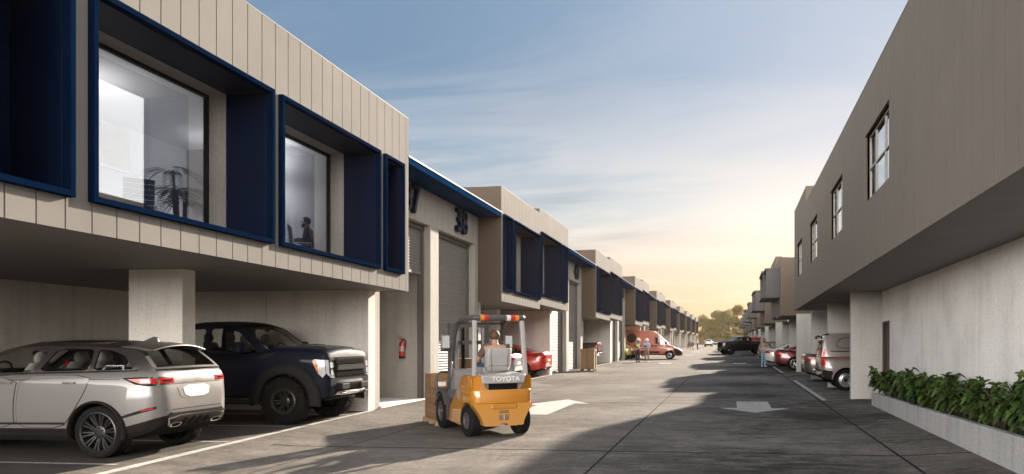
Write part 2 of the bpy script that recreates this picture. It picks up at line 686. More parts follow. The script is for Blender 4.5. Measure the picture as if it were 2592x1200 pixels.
def strip(name, pts, h=.004, m='line'):
    """a painted marking laid on the ground from a polygon in X, Y (subdivided along the edges so that it follows the ramps)"""
    vs, fs = [], []
    mb = MB()
    if len(pts) == 4:
        a, b, c, d = [Vector((p[0], p[1], 0)) for p in pts]
        n = max(1, int((a - b).length / .45))
        rows = []
        for i in range(n + 1):
            p, q = a.lerp(b, i / n), d.lerp(c, i / n)
            rows.append([(p.x, p.y, gz(p.x, p.y) + h), (q.x, q.y, gz(q.x, q.y) + h)])
        mb.grid(rows, smooth=False)
    else:
        mb.add([(x, y, gz(x, y) + h) for x, y in pts], [tuple(range(len(pts)))])
    o = mb.build(name, M[m], fix=False)
    for p in o.data.polygons:
        if p.normal.z < 0:
            p.flip()
    return struct(o)


def seg(x0, y0, x1, y1, w, name='bay_marking'):
    d = Vector((x1 - x0, y1 - y0)).normalized()
    n = Vector((-d.y, d.x)) * w / 2
    return strip(name, [(x0 + n.x, y0 + n.y), (x1 + n.x, y1 + n.y), (x1 - n.x, y1 - n.y), (x0 - n.x, y0 - n.y)])


# left bays: kerb-side line and dividers
seg(-7.70, 7.3, -8.32, 17.55, .13)
for y in (9.55, 11.9, 14.15, 16.45):
    seg(-8.1, y, -14.1, y, .08)
for k in range(1, 10):
    y0 = 7.05 + 18.6 * k
    seg(-8.25, y0 + .2, -8.32, y0 + 10.5, .12)
    for j in range(4):
        seg(-8.35, y0 + 2.5 + j * 2.3, -14.1, y0 + 2.5 + j * 2.3, .08)
# right bays
for y0, y1 in ((22.4, 33.0), (40.4, 49.4), (57.5, 65), (71.5, 82.5), (90, 100), (109, 119)):
    seg(2.58, y0, 2.58, y1, .13)
for y in (22.38, 24.95, 27.55, 30.1, 32.8, 40.6, 43.2, 45.8, 48.4, 51):
    seg(2.65, y, 8.4, y, .07)


def arrow(pts):
    strip('road_arrow', pts)


arrow([(.15, 21.9), (.15, 19.85), (-.30, 19.82), (.57, 18.6), (1.45, 19.82), (1.0, 19.85), (1.0, 21.9)])
arrow([(-5.0, 17.6), (-5.0, 20.15), (-5.45, 20.15), (-4.6, 22.1), (-3.75, 20.75), (-4.15, 20.75), (-4.15, 17.6)])
for x, y in ((.15, 55.2), (-5.1, 55.4), (-5.0, 104), (.2, 84), (-4.9, 84)):
    strip('road_dash', [(x, y), (x + .9, y), (x + .9, y + 1.6), (x, y + 1.6)])

# ------------------------------------------------------------------ left row of units
XF, XN = -7.6, -8.42          # face of the boxes, plane of the door walls
PITCH = 18.6
FR = [(.15, 1.19, True), (1.45, 5.22, False), (5.45, 9.26, False), (9.51, 10.52, True)]   # window surrounds (start, end, narrow)


def cladding(mb, X, sgn, y0, y1, z0, z1, holes, pitch=.385, gap=.021, off=0.0, th=.025):
    """vertical panels with real joints on the plane x = X; sgn: outward direction"""
    cuts = [y0]
    y = y0 + off
    while y < y1:
        if y > y0 + .02:
            cuts.append(y)
        y += pitch
    cuts.append(y1)
    for a, b in zip(cuts, cuts[1:]):
        a2, b2 = a + (gap / 2 if a > y0 else 0), b - (gap / 2 if b < y1 else 0)
        ys = sorted({a2, b2} | {h for hh in holes for h in hh[:2] if a2 < h < b2})
        for p, q in zip(ys, ys[1:]):
            mid = (p + q) / 2
            zs = [z0, z1]
            spans = [(z0, z1)]
            for h in holes:
                if h[0] < mid < h[1]:
                    ns = []
                    for s in spans:
                        if h[2] > s[0]: ns.append((s[0], min(s[1], h[2])))
                        if h[3] < s[1]: ns.append((max(s[0], h[3]), s[1]))
                    spans = ns
            for s in spans:
                if s[1] - s[0] > .01:
                    mb.box(X, X - sgn * th, p, q, s[0], s[1])


def wall_holes(mb, X, th, y0, y1, z0, z1, holes):
    """wall slab from X to X+th with rectangular openings"""
    ys = sorted({y0, y1} | {h[0] for h in holes} | {h[1] for h in holes})
    for p, q in zip(ys, ys[1:]):
        mid = (p + q) / 2
        spans = [(z0, z1)]
        for h in holes:
            if h[0] < mid < h[1]:
                ns = []
                for s in spans:
                    if h[2] > s[0]: ns.append((s[0], min(s[1], h[2])))
                    if h[3] < s[1]: ns.append((max(s[0], h[3]), s[1]))
                spans = ns
        for s in spans:
            if s[1] - s[0] > .005:
                mb.box(X, X + th, p, q, s[0], s[1])


def ring(mb, X0, X1, y0, y1, z0, z1, t, mi=0):
    """rectangular frame in the YZ plane"""
    mb.box(X0, X1, y0, y1, z1 - t, z1, mi)
    mb.box(X0, X1, y0, y1, z0, z0 + t, mi)
    mb.box(X0, X1, y0, y0 + t, z0 + t, z1 - t, mi)
    mb.box(X0, X1, y1 - t, y1, z0 + t, z1 - t, mi)


def text_obj(s, size, depth, name, m, parent, xf, sx=1.0, bold=0.0):
    cu = bpy.data.curves.new(name, 'FONT')
    cu.body = s
    cu.size = size
    cu.extrude = depth
    cu.offset = bold
    cu.align_x = 'CENTER'
    cu.align_y = 'CENTER'
    cu.resolution_u = 4
    tmp = bpy.data.objects.new('tmp', cu)
    COL.objects.link(tmp)
    dg = bpy.context.evaluated_depsgraph_get()
    dg.update()
    me = bpy.data.meshes.new_from_object(tmp.evaluated_get(dg))
    bpy.data.objects.remove(tmp)
    bpy.data.curves.remove(cu)
    me.name = name
    me.transform(Matrix.Diagonal((sx, 1, 1, 1)))
    me.transform(xf)
    me.materials.clear()
    me.materials.append(m)
    o = bpy.data.objects.new(name, me)
    COL.objects.link(o)
    if parent is not None:
        o.parent = parent
    return o


def slats(mb, X, y0, y1, z0, z1, pitch=.078, amp=.013):
    """corrugated roller curtain facing +X"""
    n = int((z1 - z0) / pitch)
    rows = []
    for i in range(n):
        b = z0 + (z1 - z0) * i / n
        p = (z1 - z0) / n
        for u, d in ((.0, 0), (.12, .4), (.35, 1), (.62, 1), (.86, .35)):
            rows.append([(X + amp * d, y0, b + p * u), (X + amp * d, y1, b + p * u)])
    rows.append([(X, y0, z1), (X, y1, z1)])
    mb.grid(rows, smooth=False)


def left_unit(name, label, Y0, zb, zt, stepped, gnd, first=False, canopy_z=6.18):
    """one pair of units: upper box with four window surrounds over parking bays, then the wall with two roller doors"""
    T = thing(name, label, 'warehouse', (0, Y0, 0), group='row of warehouse units on the left')
    st = .2 if stepped else 0.0
    fz = zb + .37
    parts = [(0.0, 5.32, zb, zt), (5.32, 10.9, zb + st, zt + st)]
    holes = []
    for i, (a, b, nar) in enumerate(FR):
        dz = st if i >= 2 else 0
        holes.append((a + .03, b - .03, fz + dz + .03, fz + 2.57 + dz - .03))
    mb = MB()
    for (a, b, lo, hi) in parts:
        cladding(mb, XF, 1, a, b, lo, hi, [h for h in holes if a - .1 < h[0] < b], off=(.36 if a == 0 else .36 + .385 * 13 - 5.32))
    o = mb.build('cladding', M['clad'], T)
    mb = MB()
    for (a, b, lo, hi) in parts:
        wall_holes(mb, XF - .045, -.10, a + .02, b - .02, lo + .02, hi - .02, [h for h in holes if a - .1 < h[0] < b])
    mb.build('cladding_backing', M['clad_dark'], T)
    # returns, soffit, roof and parapet
    a, b, lo, hi = parts[0]
    MB().box(XF - .02, -14.4, 0.0, .12, lo, hi).build('return_panel', M['endpanel'], T)
    a, b, lo, hi = parts[1]
    MB().box(XF - .02, -14.4, 10.78, 10.9, lo, hi).build('return_panel', M['endpanel'], T)
    if st:
        MB().box(XF - .02, XF - .42, 5.32, 5.44, parts[0][3] - .02, hi).build('parapet_end', M['endpanel'], T)
        MB().box(XF - .02, -14.4, 5.26, 5.32, parts[0][2], parts[1][2] + .03).build('soffit_step', M['endpanel'], T)
    mb = MB()
    for (a, b, lo, hi) in parts:
        mb.box(XF - .02, -14.4, a + .02, b - .02, lo + .004, lo + .10)
    mb.build('soffit', M['soffit'], T)
    mb = MB()
    for (a, b, lo, hi) in parts:
        mb.box(XF - .15, -14.4, a + .13, b - .13, hi - .55, hi - .40)
        mb.box(XF + .004, XF - .40, a, b, hi - .001, hi + .014)
        mb.box(XF - .15, XF - .40, a + .12, b - .12, hi - .4, hi - .002)
    mb.build('roof', M['clad_r'], T)
    # window surrounds
    for i, (a, b, nar) in enumerate(FR):
        dz = st if i >= 2 else 0
        z0, z1 = fz + dz, fz + 2.57 + dz
        t = .075
        mb = MB()
        ring(mb, XF + .085, XF - .03, a, b, z0, z1, t, 1)
        back = XF - .75
        # liner boards
        mb.box(XF - .031, back, a + .02, b - .02, z1 - t, z1 - .02)
        mb.box(XF - .031, back, a + .02, b - .02, z0 + .02, z0 + t)
        mb.box(XF - .031, back, a + .02, a + t, z0 + t, z1 - t)
        mb.box(XF - .031, back, b - t, b - .02, z0 + t, z1 - t)
        if nar:
            mb.box(back + .04, back, a + t, b - t, z0 + t, z1 - t)
        S = mb.build('window_surround', [M['navy'], M['navy_matt']], T, bevel=.006)
        if nar:
            continue
        mb = MB()
        ring(mb, back - .001, back - .36, a + .02, b - .02, z0 + .02, z1 - .02, t - .015)
        mb.build('reveal', M['conc'], S)
        mb = MB()
        ring(mb, back - .30, back - .37, a + t, b - t, z0 + t, z1 - t, .055)
        mb.build('window_frame', M['black'], S)
        mb = MB()
        mb.box(back - .335, back - .345, a + t + .05, b - t - .05, z0 + t + .05, z1 - t - .05)
        mb.build('glass', M['glass'], S)
        if not first:
            mb = MB()   # the room behind the glass
            x0, x1, y0, y1 = back - .40, -13.6, a - .3, b + .3
            y0, y1 = max(y0, .15), min(y1, 10.75)
            mb.box(x1, x1 - .05, y0, y1, z0 - .3, z1 + .2)
            mb.box(x0, x1, y0 - .04, y0, z0 - .3, z1 + .2)
            mb.box(x0, x1, y1, y1 + .04, z0 - .3, z1 + .2)
            mb.box(x0, x1, y0, y1, z1 + .2, z1 + .25)
            mb.box(x0, x1, y0, y1, z0 - .35, z0 - .3)
            mb.build('room', M['room'], S)
    # bay walls and the column
    mb = MB()
    top = zb + st + .05
    mb.box(-8.36, -10.9, 10.38, 10.74, gnd - .6, top)
    mb.box(-10.915, -14.3, 10.383, 10.74, gnd - .6, top)
    mb.box(-14.2, -14.5, (-9 if first else -.1), 10.74, gnd - .6, top)
    if not first:
        mb.box(-8.44, -14.3, .12, .36, gnd - .6, zb + .05)
    mb.build('bay_wall', M['conc_lift'], T, bevel=.01)
    mb = MB()
    mb.box(-9.38, -10.40, 5.46, 5.80, gnd - .6, (zb if 5.8 < 5.32 else zb + st) + .03)
    mb.build('column', M['conc_lift'], T, bevel=.012)
    # wall with the roller doors
    dz = canopy_z - 6.18
    top = 5.24 + dz
    d1, d2 = (11.11, 14.37), (15.0, 18.26)
    mb = MB()
    wall_holes(mb, XN, -.36, 10.74, 18.74, gnd - .6, canopy_z + .02, [(d1[0], d1[1], gnd - 1, top), (d2[0], d2[1], gnd - 1, top)])
    mb.build('door_wall', M['conc'], T)
    mb = MB()
    mb.box(XF - .01, -14.0, 10.9, 18.6, canopy_z, canopy_z + .15)
    C_ = mb.build('canopy', M['canopy'], T)
    mb = MB()
    mb.box(XF + .02, XF - .10, 10.9, 18.6, canopy_z + .15, canopy_z + .172)
    mb.build('capping', M['whitecap'], C_)
    for j, (a, b) in enumerate((d1, d2)):
        opened = first and j == 0
        D = MB()
        zlo = 3.87 if opened else gnd - .05
        slats(D, XN - .27, a + .10, b - .10, zlo + .06, top - .10)
        D.box(XN - .275, XN - .235, a + .10, b - .10, zlo - .02, zlo + .06)
        D = D.build('roller_door', M['shutter'], T)
        g = MB()
        for y in (a, b - .12):
            g.box(XN - .20, XN - .34, y, y + .12, gnd - .6, top - .14)
        g.box(XN - .18, XN - .30, a, b, top - .14, top)
        g.build('door_guide', M['guide'], D)
    if not first:
        mb = MB()
        mb.box(-8.9, -14, 10.8, 10.95, gnd - .5, canopy_z)
        mb.build('inner_wall', M['conc'], T)
    return T


NUMS = {}


def numbers(T, Y0, n, canopy_z):
    for j, yc in enumerate((12.85, 16.75)):
        z = canopy_z - .47
        xf = Matrix.Translation((XN + .07, yc, z)) @ Matrix(((0, 0, 1, 0), (1, 0, 0, 0), (0, 1, 0, 0), (0, 0, 0, 1)))
        o = text_obj(str(n + j), 1.06, .06, 'unit_number', M['navy'], T, xf, .92, .016)
        o['label'] = 'navy raised number ' + str(n + j)


LEFT = []
u0 = left_unit('warehouse_unit', 'nearest beige warehouse on the left, big blue window boxes over the parked cars', 7.05, 3.12, 7.22, False, .10, True)
numbers(u0, 7.05, 37, 6.18)
LEFT.append(u0)
u1 = left_unit('warehouse_unit', 'left warehouse with the red sedan in its bay, second from the camera', 25.65, 3.37, 7.21, True, .35, False, 6.42)
proto_kids = True
ordn = ['', '', 'third left warehouse, a pallet of brown cartons standing at its corner', 'fourth left warehouse, behind the two people in hard hats',
        'fifth left warehouse along the row, behind the orange van', 'sixth left warehouse along the row, past the orange van', 'seventh left warehouse along the row',
        'eighth left warehouse along the row', 'ninth left warehouse, next to last before the trees', 'last small left warehouse in front of the trees']
LEFT.append(u1)
for k in range(2, 10):
    c = copy_tree(u1, skip=('unit_number',))
    c.location = (0, 25.65 + PITCH * (k - 1), .225 * (k - 1))
    c['label'] = ordn[k]
    LEFT.append(c)
numbers(u1, 0, 39, 6.42)
for k in range(2, 10):
    numbers(LEFT[k], 0, 37 + 2 * k, 6.42)


def interior_37():
    """the open unit 37: its inner walls, floor and the lit threshold"""
    T = u0
    mb = MB()
    mb.box(XN - .36, -15, 14.36, 14.50, -.3, 5.9)          # side wall that carries the extinguisher
    mb.box(-15, -15.2, 10.4, 14.5, -.3, 5.9)
    mb.box(XN - .36, -15, 10.76, 10.9, -.3, 5.9)
    mb.box(XN - .36, -15, 10.9, 14.36, 5.7, 5.9)
    mb.build('inner_wall', M['conc'], T)
    mb = MB()
    g = gz(-9, 19.8)
    mb.box(XN + .05, -15, 11.11, 14.37, g - .3, g + .03)
    mb.build('floor_slab', M['conc_w'], T)


interior_37()

# ------------------------------------------------------------------ right row of units
XR, XW = 2.53, 4.10


def right_box(T, y0, y1, ys, zb, zt, st, windows, frames, stb=.0, first=False):
    parts = [(y0, ys, zb, zt), (ys, y1, zb + stb, zt + st)]
    holes = [(a, b, c, d) for a, b, c, d in windows]
    mb = MB()
    for a, b, lo, hi in parts:
        cladding(mb, XR, -1, a, b, lo, hi, [h for h in holes if a <= h[0] < b], pitch=.333, gap=.024, off=.1)
    mb.build('cladding', M['clad_r'], T)
    mb = MB()
    for a, b, lo, hi in parts:
        wall_holes(mb, XR + .045, .12, a + .02, b - .02, lo + .02, hi - .02, [h for h in holes if a <= h[0] < b])
    mb.build('cladding_backing', M['clad_dark'], T)
    # near end: panels with joints
    a, b, lo, hi = parts[0]
    x = XR + .02
    for i in range(4):
        MB().box(x, x + 1.34, a - .004, a + .1, lo, hi).build('return_panel', M['endpanel_r'], T)
        x += 1.35
    MB().box(XR + .02, 8.0, parts[1][1] - .1, parts[1][1], parts[1][2], parts[1][3]).build('return_panel', M['endpanel_r'], T)
    MB().box(XR + .02, XR + .36, ys, ys + .06, hi - .02, hi + st).build('parapet_end', M['endpanel_r'], T)
    MB().box(XR + .02, 8.0, ys - .05, ys, lo, lo + stb + .02).build('soffit_step', M['endpanel_r'], T)
    mb = MB()
    for a, b, lo, hi in parts:
        mb.box(XR + .02, 8.4, a + .02, b - .02, lo + .004, lo + .1)
    mb.build('soffit', M['soffit'], T)
    mb = MB()
    for a, b, lo, hi in parts:
        mb.box(XR + .17, 8.4, a + .11, b - .11, hi - .55, hi - .4)
        mb.box(XR - .005, XR + .36, a, b, hi, hi + .015)
        mb.box(XR + .17, XR + .36, a + .1, b - .1, hi - .4, hi - .001)
    mb.build('roof', M['clad_r'], T)
    for a, b, c, d in windows:
        mb = MB()
        t = .03
        e = XR + .085
        # reveal boards
        mb.box(XR + .02, e + .06, a - t, b + t, d, d + t)
        mb.box(XR + .02, e + .06, a - t, b + t, c - t, c)
        mb.box(XR + .02, e + .06, a - t, a, c, d)
        mb.box(XR + .02, e + .06, b, b + t, c, d)
        W = mb.build('window', M['endpanel_r'], T)
        mb = MB()
        ring(mb, e, e + .05, a, b, c, d, .034)
        mb.box(e - .005, e + .045, a + .045, b - .045, c + (d - c) * .5 - .015, c + (d - c) * .5 + .015)
        for u in (.34, .72):
            y = a + (b - a) * u
            mb.box(e - .002, e + .03, y - .014, y + .014, c + .045, d - .045)
        mb.build('window_frame', M['winframe'], W)
        mb = MB()
        mb.box(e + .02, e + .03, a + .04, b - .04, c + .04, d - .04)
        mb.build('glass', M['glass_r'], W)
        mb = MB()
        mb.box(e + 2.5, e + 2.55, a - .6, b + .6, c - .5, d + .6)
        mb.box(e + .2, e + 2.5, a - .6, b + .6, d + .6, d + .65)
        mb.box(e + .2, e + 2.5, a - .65, a - .6, c - .5, d + .6)
        mb.box(e + .2, e + 2.5, b + .6, b + .65, c - .5, d + .6)
        mb.box(e + .2, e + 2.5, a - .6, b + .6, c - .55, c - .5)
        mb.build('room', M['room'], W)
    for a, b, c, d, pr in frames:
        mb = MB()
        X0, X1 = XR - pr, XR + .1
        mb.box(X0, X1, a, b, d - .10, d)
        mb.box(X0, X1, a, b, c, c + .07)
        mb.box(X0 + .06, X1, a + .05, a + .12, c + .07, d - .10)
        mb.box(X0 + .06, X1, b - .12, b - .05, c + .07, d - .10)
        F = mb.build('window_hood', M['greyframe'], T, bevel=.008)
        mb = MB()
        ring(mb, XR - .03, XR + .03, a + .12, b - .12, c + .07, d - .1, .05)
        mb.build('window_frame', M['black'], F)
        mb = MB()
        mb.box(XR - .006, XR - .001, a + .17, b - .17, c + .12, d - .15)
        mb.build('glass', M['glass_r'], F)


def right_ground(T, y0, gnd, top, fins=(0, 5.2, 10.75), gap=7.5, door=True):
    mb = MB()
    for f in fins:
        mb.box(3.27, 8.6, y0 + f, y0 + f + .22, gnd - .6, top)
        mb.build('fin_wall', M['conc_f'], T, bevel=.012)
        mb = MB()
    mb.box(8.6, 8.9, y0, y0 + 10.9, gnd - .6, top)
    mb.build('bay_wall', M['conc'], T)
    mb = MB()
    yg = y0 + 10.97
    holes = [(yg + gap - 1.02, yg + gap - .1, gnd - 1, gnd + 2.1)]
    wall_holes(mb, XW, .3, yg, yg + gap, gnd - .6, 6.5 + gnd, holes)
    mb.box(XW, 8.6, y0 + 9.9, yg, top - .02, 6.5 + gnd)  # unseen block added to stop sun leaking past the box end
    mb.build('gap_wall', M['conc_w'], T)
    mb = MB()
    h = holes[0]
    ring(mb, XW - .01, XW + .08, h[0], h[1], gnd - .6, h[3], .06)
    mb.box(XW + .04, XW + .07, h[0] + .06, h[1] - .06, gnd - .3, h[3] - .06)
    mb.build('door', M['doorbrown'], T)


def right_first():
    T = thing('warehouse_unit', 'large shaded building on the near right with four recessed windows over a pale wall', 'warehouse', (0, 0, 0), group='row of warehouse units on the right')
    right_box(T, -6.0, 32.33, 27.33, 3.32, 6.73, .55, [(13.19, 15.49, 4.51, 5.78), (18.56, 20.84, 4.51, 5.78), (23.93, 26.17, 4.51, 5.78), (28.9, 31.1, 4.51, 5.78)], [], first=True)
    right_ground(T, 22.3, .38, 3.36)
    mb = MB()
    wall_holes(mb, XW, .3, -6, 22.3, -.3, 3.36, [(21.3, 22.22, -1, 2.50)])
    mb.build('pale_wall', M['conc_w'], T)
    mb = MB()
    ring(mb, XW - .012, XW + .09, 21.3, 22.22, -.2, 2.50, .06)
    mb.box(XW + .04, XW + .07, 21.36, 22.16, .2, 2.44)
    D = mb.build('door', M['doorbrown'], T)
    mb = MB()
    mb.cyl((XW + .0, 21.45, 1.38), (XW + .04, 21.45, 1.38), .018)
    mb.box(XW - .01, XW + .008, 21.44, 21.58, 1.37, 1.39)
    mb.build('handle', M['shutter'], D)
    return T


R1 = right_first()
R2 = thing('warehouse_unit', 'second right building with grey window hoods, beside the man carrying a box', 'warehouse', (0, 0, 0), group='row of warehouse units on the right')
right_box(R2, 41.0, 51.2, 45.6, 3.50, 6.46, .58, [], [(42.0, 44.9, 4.47, 6.03, .76), (45.4, 49.6, 4.68, 6.22, .80)], stb=.17)
right_ground(R2, 40.45, .60, 3.56)
rl = ['third right building along the row, above the dark pickup', 'fourth right building along the row', 'fifth right building along the row',
      'sixth right building along the row', 'seventh right building, small, near the trees', 'last right building, furthest towards the trees']
for k in range(6):
    c = copy_tree(R2)
    c.location = (0, 18.6 * (k + 1), .235 * (k + 1))
    c['label'] = rl[k]
# ------------------------------------------------------------------ vehicles
M['tyre'] = mat('tyre_rubber', (.013, .0125, .012), .88, var=.25, scale=20, bump=.15, bscale=120, spec=.08)
M['rim_dark'] = mat('dark_alloy', (.055, .053, .052), .35, metal=.7, var=.1)
M['rim_silver'] = mat('silver_alloy', (.42, .42, .42), .32, metal=.8, var=.08)
M['plastic'] = mat('black_plastic', (.020, .019, .019), .65, var=.2, scale=15, bump=.1, bscale=200, spec=.06)
M['grey_plastic'] = mat('grey_plastic', (.016, .0135, .012), .75, var=.12, scale=10, spec=.06)
M['chrome'] = mat('chrome', (.62, .61, .60), .16, metal=1.0, var=.04)
M['redlens'] = mat('red_lens', (.42, .012, .010), .12, var=.25, scale=30, spec=.7)
M['clearlens'] = mat('clear_lens', (.50, .50, .52), .10, var=.3, scale=30, spec=.8)
M['amber'] = mat('amber_lens', (.55, .16, .02), .15, var=.2, scale=30)
M['seat'] = mat('seat_trim', (.055, .048, .045), .75, var=.15)
M['seat_l'] = mat('pale_seat_trim', (.26, .25, .245), .7, var=.1)
M['plate'] = mat('number_plate', (.58, .57, .55), .4, var=.04)
M['carglass'] = glass_mat('car_glass', (.80, .81, .79), .05)
M['carglass_d'] = glass_mat('dark_car_glass', (.26, .26, .26), .06)
M['underbody'] = mat('underbody', (.012, .012, .012), .9, spec=.03)
P_SILVERWHITE = paint('pearl_white_paint', (.165, .156, .150), .08, .36, dust=.15)
P_NAVY = paint('deep_blue_paint', (.0065, .0088, .017), .0, .5, coat=.18, dust=.08, spec=.06)
P_ROOF = paint('brown_black_paint', (.020, .0165, .014), .05, .48, coat=.15)


def pchip(pts):
    xs = [p[0] for p in pts]
    ys = [p[1] for p in pts]
    n = len(xs)
    h = [xs[i + 1] - xs[i] for i in range(n - 1)]
    dl = [(ys[i + 1] - ys[i]) / h[i] for i in range(n - 1)]
    m = [0.0] * n
    m[0], m[-1] = dl[0], dl[-1]
    for i in range(1, n - 1):
        if dl[i - 1] * dl[i] <= 0:
            m[i] = 0
        else:
            w1, w2 = 2 * h[i] + h[i - 1], h[i] + 2 * h[i - 1]
            m[i] = (w1 + w2) / (w1 / dl[i - 1] + w2 / dl[i])

    def f(x):
        if x <= xs[0]: return ys[0]
        if x >= xs[-1]: return ys[-1]
        i = max(j for j in range(n - 1) if xs[j] <= x)
        t = (x - xs[i]) / h[i]
        return ((1 + 2 * t) * (1 - t) ** 2 * ys[i] + t * (1 - t) ** 2 * h[i] * m[i] + t * t * (3 - 2 * t) * ys[i + 1] + t * t * (t - 1) * h[i] * m[i + 1])
    return f


def densify(poly, d=.06, closed=True):
    out = []
    n = len(poly)
    for i in range(n if closed else n - 1):
        a, b = Vector(poly[i]), Vector(poly[(i + 1) % n])
        k = max(1, int((b - a).length / d))
        for j in range(k):
            out.append(a.lerp(b, j / k))
    if not closed:
        out.append(Vector(poly[-1]))
    return out


def smooth_poly(poly, it=2, r=.2):
    """Chaikin corner cutting for rounded outlines"""
    p = [Vector(q) for q in poly]
    for _ in range(it):
        q = []
        for i in range(len(p)):
            a, b = p[i], p[(i + 1) % len(p)]
            q += [a.lerp(b, r), a.lerp(b, 1 - r)]
        p = q
    return [tuple(v) for v in p]


def inside(pt, poly):
    x, y = pt
    c = False
    n = len(poly)
    for i in range(n):
        x1, y1 = poly[i]; x2, y2 = poly[i - 1]
        if (y1 > y) != (y2 > y) and x < (x2 - x1) * (y - y1) / (y2 - y1) + x1:
            c = not c
    return c


def triangulate(outer, holes=(), grid=.08):
    """2-D triangulation with interior points; returns (points, faces)"""
    loops = [densify(outer, grid)] + [densify(h, grid) for h in holes]
    pts, edges, faces = [], [], []
    for L in loops:
        o = len(pts)
        pts += [Vector((p[0], p[1])) for p in L]
        edges += [(o + i, o + (i + 1) % len(L)) for i in range(len(L))]
    ol = [tuple(p) for p in outer]
    hl = [[tuple(p) for p in h] for h in holes]
    x0, x1 = min(p[0] for p in ol), max(p[0] for p in ol)
    y0, y1 = min(p[1] for p in ol), max(p[1] for p in ol)
    nx, ny = int((x1 - x0) / grid), int((y1 - y0) / grid)
    for i in range(1, nx + 1):
        for j in range(1, ny + 1):
            q = (x0 + (i + .13 * (j % 2)) * (x1 - x0) / (nx + 1), y0 + j * (y1 - y0) / (ny + 1))
            if inside(q, ol) and not any(inside(q, h) for h in hl):
                if min((p - Vector(q)).length for p in pts[:sum(map(len, loops))]) > grid * .35:
                    pts.append(Vector(q))
    r = geometry.delaunay_2d_cdt(pts, edges, [], 0, 1e-5)
    V, F = r[0], r[2]
    keep = []
    for f in F:
        c = ((V[f[0]].x + V[f[1]].x + V[f[2]].x) / 3, (V[f[0]].y + V[f[1]].y + V[f[2]].y) / 3)
        if inside(c, ol) and not any(inside(c, h) for h in hl):
            keep.append(tuple(f))
    return [tuple(v) for v in V], keep


def skirt(vs, fs, inner):
    """close a shell patch down to the inner points along its boundary"""
    cnt = {}
    for f in fs:
        for i in range(len(f)):
            e = (f[i], f[(i + 1) % len(f)])
            k = tuple(sorted(e))
            cnt[k] = None if k in cnt else e
    n = len(vs)
    out = list(fs)
    for e in cnt.values():
        if e:
            out.append((e[1], e[0], n + e[0], n + e[1]))
    return vs + inner, out


